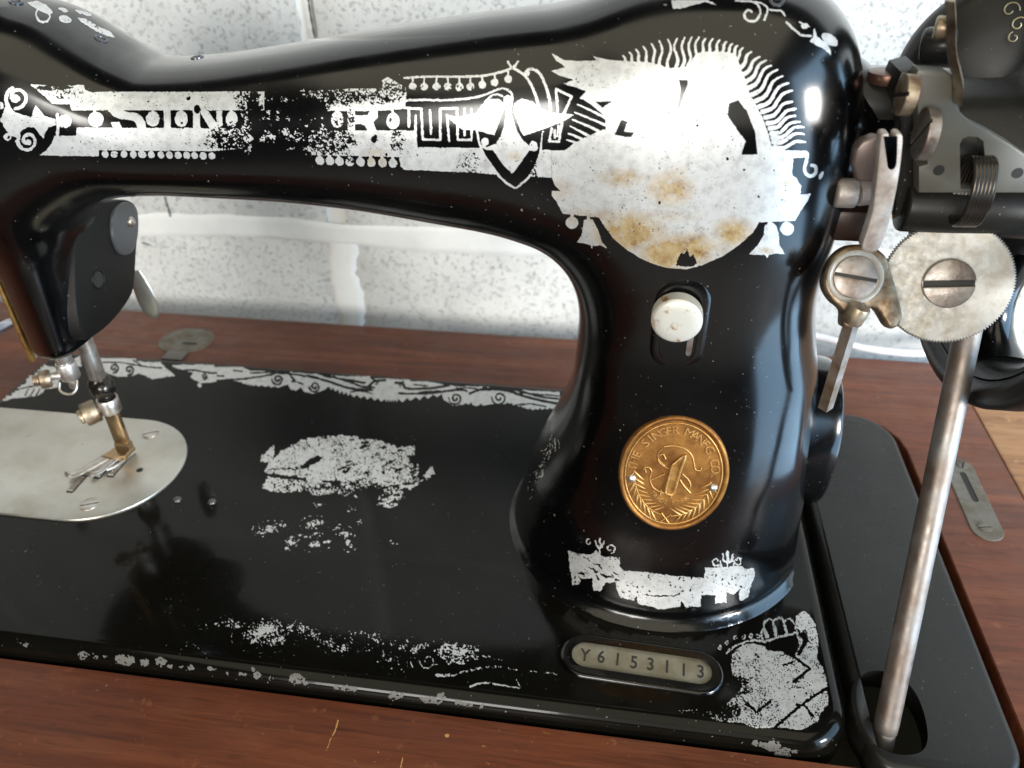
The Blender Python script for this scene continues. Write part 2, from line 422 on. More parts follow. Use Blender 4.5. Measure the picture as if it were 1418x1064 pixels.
# the smear of mortar standing proud of the horizontal joint
m = MB(); P = []
rr = np.random.RandomState(3)
def mortar_smear(x0, x1, zc, hw, vert=False):
    n = 60; rows = 9; V = []; 
    for i in range(n+1):
        t = i/n; a = x0+(x1-x0)*t; up = hw+rr.uniform(-1.2, 1.2)+1.6*math.sin(i*.55); dn = hw+rr.uniform(-1.2, 1.2)+1.5*math.sin(i*.37+1)
        for k in range(rows):
            s = -1+2*k/(rows-1); off = s*(up if s > 0 else dn); y = WY+.30-.50*(1-s**2)**.4+rr.uniform(-.10, .10) if abs(s) < 1 else WY+1.0
            V.append((zc+off, y, a) if vert else (a, y, zc+off))
    Fc = [(i*rows+k, (i+1)*rows+k, (i+1)*rows+k+1, i*rows+k+1) for i in range(n) for k in range(rows-1)]
    if vert: Fc = [f[::-1] for f in Fc]
    m.add(V, Fc)
mortar_smear(-640, 161, 34, 7.4); mortar_smear(161, 560, 34, 7.4)
mortar_smear(-166, 28.5, -239, 9.0, True)
m.obj('joint', MORTAR, wall, smooth=60)

floor = MB(); floor.add([(-3000, -3000, -760), (3000, -3000, -760), (3000, 400, -760), (-3000, 400, -760)], [(0, 1, 2, 3)])
floor.obj('floor', mat('grey_floor', (.25, .22, .19), .7), None, smooth=0, kind='structure')

table = empty('sewing_table', (-180, 0, -6.5), 'brown varnished wooden sewing table with a cut-out holding the black machine', 'table')
table.matrix_world = Matrix.Translation((0, 0, 0)); table.location = (0, 0, 0)
TZ = -6.5
outer = rrect(-640, -64, 91.6, 227, 1.5, 3)
hole = [(-376, -1.2), (2.4, -1.2), (2.4, -6.5), (46, -6.5), (50, -5.5), (52.6, -2), (52.6, 152), (51, 160), (46, 168), (38, 173), (28, 174.6), (-376, 174.6)]
m = MB(); slab(m, outer, [(0, -22), (0, TZ-.8), (.25, TZ-.2), (.8, TZ)], [hole], [(0, -22), (0, TZ-.5), (.4, TZ)])
fixn(m.obj('tabletop', WOOD, table, smooth=30))
m = MB(); slab(m, rrect(92.2, 118, 420, 227, 1.5, 3), [(0, -22), (0, TZ-1.0), (.25, TZ-.4), (.8, TZ-.2)])
m.obj('side_leaf', WOOD_LEAF, table, smooth=30, label='wood leaf beyond the seam, sunlight painted into its paler orange')
m = MB(); box(m, (-160, 84, -63), (455, 200, 2), .3); m.obj('cavity_floor', mat('grey_green_board', (.10, .10, .075), .7), table)
m = MB()
for c, s_ in (((-162, -9, -43), (440, 4, 40)), ((-162, 180, -43), (440, 4, 40)), ((58, 86, -43), (4, 190, 40)), ((-381, 86, -43), (4, 190, 40))): box(m, c, s_, .3)
m.obj('cavity_side', mat('dark_wood', (.03, .014, .009), .6), table)
# legs / apron, mostly out of the picture
for x, y in ((-615, -40), (66, -40), (-615, 205), (66, 205)):
    m = MB(); box(m, (x, y, -391), (40, 40, 738), 2); m.obj('leg', WOOD, table)

def slot_of(o, m):
    q = o.parent
    if q.parent is None: m.obj('slot', HOLE_SHADE, o)
    else: m.obj('screw_slot_shade', HOLE_SHADE, q)
def screw(base, axis, r, h, sw, ang, mat_, parent, up=(0, 0, 1), name='screw', depth=.5, body=0., knurl=False):
    """round head with a real slot cut across it"""
    u, v, d = frame(axis); v = np.array(up, float)-d*np.dot(up, d); v /= np.linalg.norm(v); u = np.cross(v, d)
    base = np.array(base, float)
    ca, sa = math.cos(ang), math.sin(ang); X = u*ca+v*sa; Y = -u*sa+v*ca
    m = MB(); b = min(.35, h*.3, r*.15)
    lathe(m, base, d, [(r-.02, -body), (r, 0), (r, h-depth)], 40, True, up)
    for sgn in (1, -1):
        a0 = math.asin(sw/2/r); o = [(r*math.cos(a), r*math.sin(a)) for a in np.linspace(a0, math.pi-a0, 22)]
        slab(m, o, [(0, h-depth-.01), (0, h-b), (b*.3, h-b*.3), (b, h)], place=lambda p, z: base+d*z+(X*p[0]+Y*p[1])*sgn)
    o = m.obj(name, mat_, parent, smooth=35)
    m = MB(); box(m, base+d*(h-depth+.04), (2*r*.97, sw*.96, .06), .01, R=(X, Y, d)); slot_of(o, m)  # dark strip laid on the slot floor as its shade
    return o

# slotted catch plates let into the wood
DULLS = steelm((.17, .16, .14), .5, (.11, .09, .06), .5, 140, .4); DULLS.name = 'dull_steel'
def catch_plate(outline, slot, screws, lab):
    m = MB(); slab(m, outline, [(0, TZ-.6), (0, TZ+.25), (.25, TZ+.45)], [slot], [(0, TZ-.6), (0, TZ+.45)])
    o = fixn(m.obj('catch_plate', DULLS, table, smooth=30, label=lab))
    # a black box stands in for the shade under the slot
    c = np.mean(slot, 0); q = np.array(slot); m2 = MB(); box(m2, (c[0], c[1], TZ+.02), (np.ptp(q[:, 0])+1, np.ptp(q[:, 1])+1, .3), .1); m2.obj('slot_shade', HOLE_SHADE, o)
    for (x, y, r, a) in screws: screw((x, y, TZ+.45), (0, 0, 1), r, .4, .7, a, DULLS, o, up=(0, 1, 0), depth=.3)
    return o
def capsule(cx, cy, w, L, rot, n=10, taper=0.):
    o = [(w*math.cos(a), L/2-w+w*math.sin(a)) for a in np.linspace(0, math.pi, n)]+[(w*math.cos(a), -L/2+w+w*math.sin(a)) for a in np.linspace(math.pi, 2*math.pi, n)]
    c, s = math.cos(rot), math.sin(rot); return [(cx+c*x-s*y, cy+s*x+c*y) for x, y in o]
catch_plate(capsule(71.0, 124, 6.0, 50, math.radians(-1)), capsule(71.6, 130, 1.3, 19, 0, 4), [(70.2, 106, 2.6, .2), (73.2, 144, 2.4, 1.2)], 'long slotted steel catch plate at the right')
catch_plate(capsule(-311.5, 199, 12.5, 30, math.radians(90)), capsule(-308, 196, 1.4, 9, math.radians(90), 4), [(-311, 203.5, 3.2, .1)], 'round ended steel catch plate behind the bed')
m = MB(); box(m, (-309.8, 183.0, TZ+.5), (11, 8, 1.2), .3); m.obj('latch', mat('dull_steel_dark', (.16, .15, .14), .5, .6), table)

# white cable behind
m = MB(); pts = [on((1060, 452), 2, -3), on((1100, 460), 2, -3), on((1140, 468), 2, -3.5), on((1190, 481), 2, -4), on((1240, 488), 2, -4), on((1285, 489), 2, -4), on((1330, 478), 2, -4), on((1400, 470), 2, -4)]
tube(m, smooth_path(pts, 8), 1.9, 12)
cable = m.obj('cable', mat('white_plastic', (.80, .79, .84), .35), None, smooth=60)
cable['label'] = 'white cable lying curved along the back edge of the table'; cable['category'] = 'cable'

# ------------------------------------------------------------------ the sewing machine
mach = empty('sewing_machine', (0, 0, 0), 'old black cast iron sewing machine with worn silver ornaments and round brass badge', 'sewing machine')
v_, q_ = nets(F, (-322, 26, -3.4), (-10, 150, 194), 1.7); v_, n_ = relax(F, v_, 4)
body = mesh_obj('body', v_, q_, ENAMEL, mach, smooth=180)
body.data.normals_split_custom_set_from_vertices([tuple(n) for n in n_])

def Fbed(x, y, z):
    hx, hy, r = 185.5, 86.5, 15.
    qx = np.abs(x+185.5)-hx+r; qy = np.abs(y-86.5)-hy+r
    d2 = np.sqrt(np.maximum(qx, 0)**2+np.maximum(qy, 0)**2)+np.minimum(np.maximum(qx, qy), 0)-r
    a = d2+5; b = z+5.
    return np.sqrt(np.maximum(a, 0)**2+np.maximum(b, 0)**2)+np.minimum(np.maximum(a, b), 0)-5
def arcp(r, z1, z0, n=7, base=0):
    return [(base, z0)]+[(base+r-r*math.cos(a), z1-r+r*math.sin(a)) for a in np.linspace(0, math.pi/2, n)]
m = MB(); slab(m, rrect(-371, 0, 0, 173, 15, 12), arcp(5, 0, -16, 10)); bed = m.obj('bed', ENAMEL_BED, mach, smooth=40)
# extension plate under the hand wheel
hp = [(1209, 930), (1192, 938), (1185, 958), (1187, 984), (1196, 1010), (1214, 1034), (1242, 1046), (1272, 1044), (1284, 1026), (1280, 992), (1268, 962), (1252, 944), (1232, 933)]
hole2 = [tuple(on(p, 2, -2)[:2]) for p in hp]
hole2 = [tuple(q) for q in smooth_path(hole2, 4, True)]
area2 = sum(hole2[i-1][0]*hole2[i][1]-hole2[i][0]*hole2[i-1][1] for i in range(len(hole2)))
if area2 < 0: hole2 = hole2[::-1]
m = MB(); slab(m, rrect(3.6, -3.6, 47.6, 170.5, [8, 13, 19, 8], 10), arcp(2.6, -1.6, -12, 6), [hole2], [(1.4, -12), (1.4, -3.0), (1.2, -2.4), (.6, -1.9), (0, -1.6)])
fixn(m.obj('extension_plate', ENAMEL_DULL, mach, smooth=40))

# needle plate
R_ = 32.5
o = [(-289+R_*math.sin(a), 88-R_*math.cos(a)) for a in np.linspace(0, math.pi, 40)]
o = o+[(-366, 88+R_), (-366, 88-R_)]
nh = [(-286+2*math.cos(a)-0, 88+6*math.sin(a)) for a in np.linspace(0, 2*math.pi, 20)[:-1]]
m = MB(); slab(m, o, [(0, -.5), (0, .7), (.15, .95), (.4, 1.05)]); npl = m.obj('needle_plate', PLATE, mach, smooth=30)
screw((-281.8, 111.2, 1.05), (0, 0, 1), 3.6, .35, .8, .5, STEEL, npl, up=(0, 1, 0), depth=.3)
screw((-282.6, 64.8, 1.05), (0, 0, 1), 3.6, .35, .8, .4, STEEL, npl, up=(0, 1, 0), depth=.3)
m = MB(); lathe(m, (-273.4, 87, 1.0), (0, 0, 1), [(1.4, 0), (1.4, .12)], 20); m.obj('hole', HOLE_SHADE, npl)
for k, (x, y0, y1) in enumerate(((-288.6, 80.5, 96), (-294.8, 71, 80), (-283.6, 82, 96))):            # toothed feed rows
    m = MB(); slab(m, rrect(x-1.6, y0-1, x+1.6, y1+1, .5, 3), [(0, 1.0), (0, 1.12)]); m.obj('feed_slot', HOLE_SHADE, npl)
    m = MB(); 
    for yy in np.arange(y0, y1, 1.3):
        V = [(x-1.1, yy, 1.1), (x+1.1, yy, 1.1), (x+1.1, yy+1.2, 1.1), (x-1.1, yy+1.2, 1.1), (x-1.1, yy+.3, 2.0), (x+1.1, yy+.3, 2.0)]
        m.add(V, [(0, 1, 5, 4), (4, 5, 2, 3), (0, 4, 3), (1, 2, 5)])
    m.obj('feed_teeth', STEEL, npl, smooth=0)
for x, y in ((-249.3, 73), (-234.7, 73.6)):
    m = MB(); lathe(m, (x, y, -.2), (0, 0, 1), [(1.7, 0), (1.7, .5), (1.4, 1.0), (.8, 1.3), (.1, 1.4)], 20); m.obj('stud', mat('dark_stud', (.10, .10, .10), .25, .6), mach, smooth=60)

# presser bar, needle bar, foot
PB = np.array([-286., 98., 0]); NB = np.array([-286.5, 85., 0])
m = MB(); cyl(m, PB+[0, 0, 22], PB+[0, 0, 95], 3.2, 28, .4); pb = m.obj('presser_bar', STEEL, mach, smooth=50)
m = MB(); cyl(m, NB+[0, 0, 52], NB+[0, 0, 95], 3.0, 28, .5); nbr = m.obj('needle_bar', STEEL, mach, smooth=50)
m = MB(); cyl(m, NB+[0, 0, 48.5], NB+[0, 0, 56], 3.7, 28, .8); cyl(m, NB+[0, 0, 44], NB+[0, 0, 49], 1.7, 24, .5); cyl(m, NB+[-2, -2, 51], NB+[-5.4, -4.2, 51.4], 1.7, 20, .3)
clamp = m.obj('needle_clamp', STEEL, mach, smooth=40)
def knurled(m, p0, p1, r, seg=72, dep_=.12, bev=.35):
    p0 = np.array(p0, float); p1 = np.array(p1, float); L = np.linalg.norm(p1-p0)
    return lathe(m, p0, p1-p0, [(r-bev, 0), (r, bev), (r, L-bev), (r-bev, L)], seg, wob=lambda a, rr, h: 1-dep_*(round(a/(2*math.pi/seg)) % 2)*(rr >= r-1e-6))
m = MB(); knurled(m, NB+[-5.2, -3.8, 50.6], NB+[-8.2, -6.2, 51.0], 3.5, 48, .06); cyl(m, NB+[-8.2, -6.2, 51.0], NB+[-10, -7.6, 51.3], 2.2, 20, .5)
m.obj('thumb_screw', BRONZE, clamp, smooth=40)
m = MB(); pth = smooth_path([NB+[-3, -3, 48], NB+[-2.4, -5, 45.6], NB+[1.2, -5.4, 44.6], NB+[4, -4.5, 46], NB+[4, -2, 49]], 6); tube(m, pth, .5, 10); m.obj('thread_guide', STEEL, clamp, smooth=60)
# presser foot held on its bar
OILED = mat('black_oiled_steel', (.05, .045, .04), .22, .8)
m = MB(); lathe(m, PB+[0, 0, 31.5], (0, 0, 1), [(3.4, 0), (4.5, 1.0), (4.9, 3.5), (4.6, 6.5), (3.6, 8.6)], 32); lathe(m, PB+[3.2, -3.2, 37], (.5, -.8, .2), [(3.2, -2), (3.4, 0), (3.1, 1.6), (2.0, 2.6), (.1, 3.0)], 28); fc = m.obj('foot_clamp', OILED, mach, smooth=50)
m = MB(); lathe(m, PB+[1.2, -1.0, 24], (0, 0, 1), [(4.1, 0), (4.3, .3), (4.3, 6.2), (4.1, 6.5), (3.6, 6.6), (3.4, 5.5)], 40, cap=False); m.obj('collar', STEEL, fc, smooth=40)
m = MB(); box(m, PB+[1.2, -.9, 28.5], (5, 5, 8), .8); m.obj('shank_socket', OILED, fc, smooth=40)
m = MB(); knurled(m, PB+[-3.2, -3.0, 25.5], PB+[-7.4, -6.8, 24.7], 4.9, 64, .06); cyl(m, PB+[-1, -1.0, 26], PB+[-3.2, -3.0, 25.5], 2.6, 20, .3); cyl(m, PB+[-7.4, -6.8, 24.7], PB+[-8.8, -8.1, 24.4], 3.0, 20, .6)
m.obj('thumb_screw', BRONZE, fc, smooth=40)
m = MB(); sh = [PB+[1.4, -1, 25], PB+[1.3, -1.4, 16], PB+[1.0, -2.0, 9.5], PB+[.6, -3.4, 6.3]]
box(m, PB+[1.3, -1.5, 16], (6.4, 2.4, 19), .5)
slab(m, [(-286.4, 88.5), (-281.0, 90.5), (-280.6, 97.6), (-288.2, 97.6), (-291.6, 89.2)], [(.3, 2.6), (0, 3.0), (0, 4.4), (.4, 4.9)])
slab(m, [(-287.6, 94.5), (-281.2, 94.5), (-281.2, 97.8), (-287.6, 97.8)], [(0, 4.0), (0, 7.4), (.4, 8.2)])
foot = fixn(m.obj('presser_foot', mat('brown_tinted_steel', (.36, .25, .14), .25, .9), mach, smooth=30))
for P, w_ in (([(-289.0, 91, 3.9), (-292.2, 86.5, 3.3), (-295.6, 82, 2.6), (-298.6, 78.5, 2.9), (-299.6, 77.2, 4.2)], [2.6, 2.2, 2.0, 2.3, 2.0]), ([(-285.2, 91, 3.9), (-286.6, 86.5, 3.2), (-288.4, 82.5, 2.6), (-290.2, 80.0, 2.9), (-290.8, 79.0, 4.0)], [2.2, 1.7, 1.5, 1.8, 1.6])):
    P = smooth_path(P, 6); m = MB(); tube(m, P, list(np.interp(np.linspace(0, 4, len(P)), range(5), w_)), 12, .36, side=(.75, -.3, 0)); m.obj('toe', STEEL, foot, smooth=60)
m = MB(); P = smooth_path([(-281.4, 97.5, 2.2), (-283.6, 89, 2.0), (-286.6, 84, 2.2)], 6); tube(m, P, 1.0, 10, .6, side=(1, 0, 0)); m.obj('sole_edge', STEEL, foot, smooth=60)

# ---- right side face of the head: cover plate, lifter lever, face plate edge
def sideplate(m, outline, x0, x1, b=.5):      # outline in (y,z)
    outline = [tuple(p) for p in outline]
    if sum(outline[i-1][0]*outline[i][1]-outline[i][0]*outline[i-1][1] for i in range(len(outline))) < 0: outline = outline[::-1]
    h0, h1 = x0, x1
    return slab(m, outline, [(0, h0), (0, h1-b), (b*.3, h1-b*.3), (b, h1)], place=lambda p, h: (h, p[0], p[1]))
SX = -264.4
def sy(p, x=SX): q = on(p, 0, x); return (q[1], q[2])
cov = [sy(p) for p in ((104, 345), (108, 312), (122, 290), (146, 280), (176, 277), (189, 286), (193, 312), (190, 350), (187, 395), (180, 415), (160, 442), (138, 462), (118, 470), (108, 440), (104, 395))]
cov = smooth_path(cov, 4, True)
m = MB(); sideplate(m, cov, -280, -264.4, 1.2); hc = m.obj('side_cover', MATTE, mach, smooth=40)
m = MB(); lathe(m, (-264.4, *sy((136, 387))), (1, 0, 0), [(2.9, -.2), (2.9, .12)], 24); m.obj('hole', HOLE_SHADE, hc, smooth=40)
m = MB(); lathe(m, (-264.4, *sy((136, 387))), (1, 0, 0), [(3.7, 0), (3.6, .35), (3.2, .5), (2.9, .35), (2.8, 0)], 28, cap=False); m.obj('hole_rim', MATTE, hc, smooth=60)
bo = smooth_path([sy(p, -263.2) for p in ((158, 330), (157, 300), (165, 286), (178, 280), (190, 288), (193, 312), (190, 338), (182, 352), (168, 352))], 4, True)
m = MB(); sideplate(m, bo, -269, -263.2, .8); bs = m.obj('boss', mat('dark_grey_paint', (.05, .05, .05), .35), hc, smooth=40)
m = MB(); lathe(m, (-263.3, *sy((181, 307), -263.3)), (1, 0, 0), [(2.0, 0), (2.0, .5), (1.5, 1.0), (.6, 1.3), (.05, 1.35)], 24); m.obj('rivet', STEEL, hc, smooth=60)
lv = [on((186, 375), 1, 132), on((193, 392), 1, 132), on((202, 412), 1, 132), on((209, 430), 1, 133), on((214, 441), 1, 134)]
m = MB(); tube(m, smooth_path(lv, 6), [2.5, 2.7, 2.9, 3.2, 3.4, 3.6, 3.8, 4.0, 4.2, 4.3, 4.4, 4.5, 4.6, 4.6, 4.6, 4.5, 4.4, 4.2, 4.0, 3.6, 3.2, 2.6, 1.9, 1.2, .5], 14, .25, side=(1, 0, .3)); m.obj('lifter_lever', mat('lever_steel', (.42, .41, .36), .35, .8), mach, smooth=60)
m = MB(); box(m, (-292.2, 77.0, 96), (1.6, 2.2, 70), .4); m.obj('face_plate_edge', GOLDL, mach, smooth=30)
m = MB(); box(m, (-293.0, 96, 96), (2.4, 37, 70), .8); m.obj('face_plate', STEEL, mach, smooth=40)
m = MB(); cyl(m, on((-14, 462), 1, 100), on((14, 448), 1, 122), 2.2, 20, .5); m.obj('lift_screw', mat('blue_steel', (.35, .42, .55), .2, .9), mach, smooth=40)

# ------------------------------------------------------------------ points on the casting
def ray_hit(P, F_, t0=110., relaxf=.55, it=90):
    P = np.asarray(P, float); d = np.stack([P[:, 0]-709, P[:, 1]-532, np.full(len(P), FPX)], 1) @ CAM_R
    d /= np.linalg.norm(d, axis=1)[:, None]; t = np.full(len(P), t0); 
    for _ in range(it):
        q = CAM_POS+d*t[:, None]; f = F_(*q.T); t = np.minimum(t+f*relaxf, 900.)
    return CAM_POS+d*t[:, None], t, F_(*(CAM_POS+d*t[:, None]).T)
def surf(p, F_=None):
    F_ = F_ or F
    q, t, f = ray_hit([p], F_); g = grad(F_, q); return q[0], g[0]/np.linalg.norm(g[0])
def tangent(n):
    up = np.array([0, 0, 1.])-n*n[2]; up /= np.linalg.norm(up); return np.cross(up, n), up

# ---- brass badge
c0, n0 = surf((932, 656)); 
r0, u0 = tangent(n0)
eT, _ = surf((936, 577)); eB, _ = surf((928, 735)); eL, _ = surf((857, 648)); eR, _ = surf((1008, 663))
ra = abs(np.dot(eR-eL, r0))/2; rb = abs(np.dot(eT-eB, u0))/2; print('badge radii', ra, rb, c0, n0)
ROT = math.radians(-3.0)
X0 = r0*math.cos(ROT)+u0*math.sin(ROT); Y0 = -r0*math.sin(ROT)+u0*math.cos(ROT)
BC = c0+n0*.2
def bp(x, y, h): return BC+X0*x+Y0*y+n0*(h-.018*0)
el = [(ra*math.cos(a), rb*math.sin(a)) for a in np.linspace(0, 2*math.pi, 96)[:-1]]
m = MB(); slab(m, el, [(0, -2.6), (0, .5), (.35, .95), (.8, 1.1), (1.3, .95), (1.6, .6), (1.7, .45)], place=lambda p, h: bp(p[0], p[1], h)); badge = m.obj('badge', GOLD, mach, smooth=50, label='oval brass badge riveted to the upright')
def glyph(ch, size, extr, off=-.012, cache={}):
    if (ch, size, extr, off) not in cache:
        cu = bpy.data.curves.new('t', 'FONT'); cu.body = ch; cu.size = size; cu.extrude = extr; cu.bevel_depth = extr*.25; cu.bevel_resolution = 1; cu.align_x = 'CENTER'; cu.align_y = 'CENTER'; cu.resolution_u = 3
        cu.offset = size*off
        ob = bpy.data.objects.new('t', cu); me = bpy.data.meshes.new_from_object(ob)
        V = np.array([v.co[:] for v in me.vertices]); Fc = [tuple(p.vertices) for p in me.polygons]
        if len(V): V[:, 0] -= (V[:, 0].max()+V[:, 0].min())/2
        cache[(ch, size, extr, off)] = (V, Fc); bpy.data.objects.remove(ob); bpy.data.curves.remove(cu); bpy.data.meshes.remove(me)
    return cache[(ch, size, extr, off)]
def arc_text(m, txt, rx, ry, a0, a1, size, extr, h, flip=False):
    n = len(txt)
    for i, ch in enumerate(txt):
        if ch == ' ': continue
        a = math.radians(a0+(a1-a0)*i/(n-1)); x = rx*math.sin(a); y = ry*math.cos(a); th = -math.atan2(math.sin(a)/rx*1.0, math.cos(a)/ry*1.0)
        if flip: th += math.pi
        V, Fc = glyph(ch, size, extr); c, s = math.cos(th), math.sin(th)
        m.add([bp(x+c*v[0]-s*v[1], y+s*v[0]+c*v[1], h+v[2]) for v in V], Fc)
m = MB(); arc_text(m, 'THE SINGER MANFG.CO.', ra*.745, rb*.755, -88, 84, ra*.235, .2, .52); m.obj('lettering', GOLDL, badge, smooth=40)
m = MB(); arc_text(m, 'TRADE MARK', ra*.47, rb*.50, 222, 138, ra*.125, .12, .5, True); m.obj('small_lettering', GOLDL, badge, smooth=40)
m = MB(); tube(m, [bp(ra*.875*math.cos(a), rb*.88*math.sin(a), .5) for a in np.linspace(0, 2*math.pi, 90)], .28, 8); m.obj('inner_rim', GOLDL, badge, smooth=60)
# shuttle, thread S and crossed needles
sh = [(-1.3, -7.0), (.1, -7.2), (.9, -6.2), (1.7, 2.4), (2.4, 8.6), (-.2, 5.2), (-1.2, 3.2), (-1.9, -5.8)]
sh = [(x*ra/17*.95+.3, y*ra/17*.92-.3) for x, y in sh]; shp = [tuple(p) for p in smooth_path(sh, 3, True)]
m = MB(); slab(m, shp, [(0, .4), (0, .6)], place=lambda p, h: bp(p[0], p[1], h)); tube(m, [bp(x, y, .8) for x, y in shp+shp[:1]], .52, 8); m.obj('shuttle', GOLDL, badge, smooth=40)
m = MB(); K = ra/75.
def bpx(px, py, h=.55): return bp((px-547)/5.32*K, -(py-560)/5.32*K*1.0, h)
for path, r_ in (([(450, 400), (420, 430), (430, 470), (470, 500), (520, 520)], .22), ([(450, 340), (520, 322), (600, 335), (655, 380), (680, 440), (700, 490), (735, 490), (735, 465)], .25), ([(440, 360), (415, 400), (425, 450), (480, 500)], .2),
                 ([(610, 540), (660, 580), (685, 625), (680, 660)], .25), ([(330, 555), (335, 535), (365, 530), (390, 560), (385, 620), (410, 680), (450, 710), (500, 725), (560, 725), (590, 705)], .25), ([(340, 545), (350, 575)], .2),
                 ([(600, 590), (640, 640), (695, 690)], .38), ([(390, 640), (440, 600), (490, 560)], .25), ([(450, 400), (475, 440)], .3), ([(480, 700), (480, 745)], .4), ([(560, 705), (560, 750)], .4), ([(490, 722), (550, 726)], .45)):
    tube(m, [bpx(*p) for p in smooth_path(path, 5)], r_*.9, 8)
m.obj('thread_emblem', GOLDL, badge, smooth=60)
m = MB(); rr2 = random.Random(5)
for side in (-1, 1):
    for k in range(9):
        t = k/8; a = math.radians(180+(8+t*66)) if side < 0 else math.radians(-(8+t*66))
        for q in (-1, 1):
            cx_, cy_ = ra*.70*math.cos(a)*(1+.10*q), rb*.74*math.sin(a)*(1+.10*q)
            th = a-side*math.pi/2+side*.75*q; L_ = ra*.135
            P = [bp(cx_+math.cos(th)*L_*s, cy_+math.sin(th)*L_*s, .5) for s in np.linspace(-1, 1, 6)]
            tube(m, P, [.08, .34, .42, .36, .22, .05], 8, .6)
    tube(m, [bp(ra*.70*math.cos(a), rb*.74*math.sin(a), .5) for a in (np.linspace(math.radians(188), math.radians(262), 14) if side < 0 else np.linspace(math.radians(-8), math.radians(-82), 14))], .2, 8)
for s in (-1, 1): tube(m, [bp(s*1.5, -rb*.70, .6), bp(-s*1.3, -rb*.86, .6)], .3, 8)
m.obj('laurel', GOLDL, badge, smooth=60)
for (px, py) in ((875, 658), (987, 672)):
    x_, y_ = (px-932), 0; q = surf((px, py))[0]; q = BC+X0*np.dot(q-BC, X0)+Y0*np.dot(q-BC, Y0)
    m = MB(); lathe(m, q+n0*.3, n0, [(1.5, 0), (1.5, .5), (1.2, 1.0), (.7, 1.35), (.05, 1.5)], 24); m.obj('rivet', STEEL, badge, smooth=60)

# ---- stitch regulator: raised oval, slot and knurled thumb nut
c1, n1 = surf((941, 455)); r1, u1 = tangent(n1)
kT, kn = surf((938, 431)); kL = surf((899, 431))[0]; kR = surf((975, 431))[0]; kr = np.linalg.norm(kR-kL)/2
print('knob radius on surface', kr)
sl0 = np.dot(surf((938, 398))[0]-c1, u1); sl1 = np.dot(surf((935, 503))[0]-c1, u1); mid = (sl0+sl1)/2; LL = (sl0-sl1)
def sp(p, h): return c1+r1*p[0]+u1*(p[1]+mid)+n1*h
cap_o = capsule(0, 0, 7.9, LL+8, 0, 20); cap_i = capsule(0, 0, 5.6, LL+2, 0, 20)[:]
m = MB(); slab(m, cap_o, [(0, -4.5), (0, -.6), (.6, .1), (1.5, .55)], [cap_i], [(0, -4.5), (0, .2), (-.5, .55)], place=sp)
fr = fixn(m.obj('slot_frame', ENAMEL, mach, smooth=50))
m = MB(); slab(m, cap_i, [(0, -1.5), (0, -.25)], place=sp); m.obj('slot_back', mat('worn_black_slide', (.045, .040, .038), .35, .5), mach, smooth=30)
m = MB(); slab(m, capsule(-.7, -3.5, 2.5, LL-10, 0, 10), [(0, -.3), (0, -.15)], place=sp); m.obj('slot', HOLE_SHADE, mach)
m = MB(); slab(m, capsule(3.3, -3.5, .9, LL-12, 0, 8), [(0, -.3), (0, .1), (.2, .3)], place=sp); m.obj('slide', TARNISH, mach)
def knobmat(nt, b):
    co = coords(nt); k = ramp(nt, noise(nt, co, 210, 4, .6), [(.60, 0.), (.68, 1.)])
    nt.links.new(mixc(nt, k, (.52, .50, .44), (.26, .14, .04)), b.inputs['Base Color']); b.inputs['Roughness'].default_value = .42; b.inputs['Metallic'].default_value = .25
kd = dep((937, 431), 1); kd = (kd-CAM_POS); kpos = kT+n1*1.0
kr_ = kr*.93
m = MB(); lathe(m, kpos, n1, [(kr_*.8, 0), (kr_*.97, .4), (kr_*.97, 4.2), (kr_*.93, 4.6), (kr_*.86, 4.9), (kr_*.5, 5.15), (.1, 5.25)], 160, wob=lambda a, r, h: 1+(.028 if (round(a/(2*math.pi/160)) % 2) and .3 < h < 4.3 else 0))
kn_ = m.obj('thumb_nut', mat('worn_nickel_knob', (.8, .8, .78), .4, build=knobmat), mach, smooth=40)
m = MB(); cyl(m, kpos-n1*3, kpos+n1*.5, 2.2, 20); m.obj('stem', STEEL, kn_)

# ---- serial number plate
sc_ = np.array([-62.8, 20.6, 0]); ang = math.radians(-2.2)
def ser(p, h): return (sc_[0]+p[0]*math.cos(ang)-p[1]*math.sin(ang), sc_[1]+p[0]*math.sin(ang)+p[1]*math.cos(ang), h)
so = capsule(0, 0, 8.3, 52.0, math.radians(90), 20); si = capsule(0, 0, 5.6, 46.6, math.radians(90), 20)
m = MB(); slab(m, so, [(0, -.6), (0, .15), (.35, .8), (.9, 1.05), (1.4, .9)], [si], [(0, -.6), (0, .35), (-.5, .8), (-1.0, .95)], place=ser); sf = fixn(m.obj('number_frame', ENAMEL, mach, smooth=50))
m = MB(); slab(m, si, [(0, -.4), (0, .30)], place=ser); splate = m.obj('number_plate', steelm((.31, .285, .215), .42, (.20, .165, .10), .5, 90, .6), mach, smooth=30)
si2 = capsule(0, 0, 5.0, 45.4, math.radians(90), 20)
inkm = mat('stamped_black', (.02, .018, .015), .6)
for i, ch in enumerate('Y6153113'):
    V, Fc = glyph(ch, 6.6, .03, .012); off = -18.0+36.8*i/7
    m = MB(); m.add([ser((off+v[0]*.78, v[1]+(.15 if i % 3 else -.1)), .34+v[2]) for v in V], Fc); m.obj('digit' if i else 'letter', inkm, splate, smooth=0)

# ---- little oil holes with bright rims
for i, p in enumerate(((22, 3), (140, 54), (273, 80), (1075, 1))):
    q, n = surf(p)
    m = MB(); lathe(m, q-n*.3, n, [(1.9, 0), (1.9, .5), (1.5, .7), (1.1, .5), (1.0, .2)], 24); m.obj('oil_hole', mat('blued_steel', (.12, .125, .14), .3, .8) if i == 0 else bpy.data.materials['blued_steel'], mach, smooth=60)

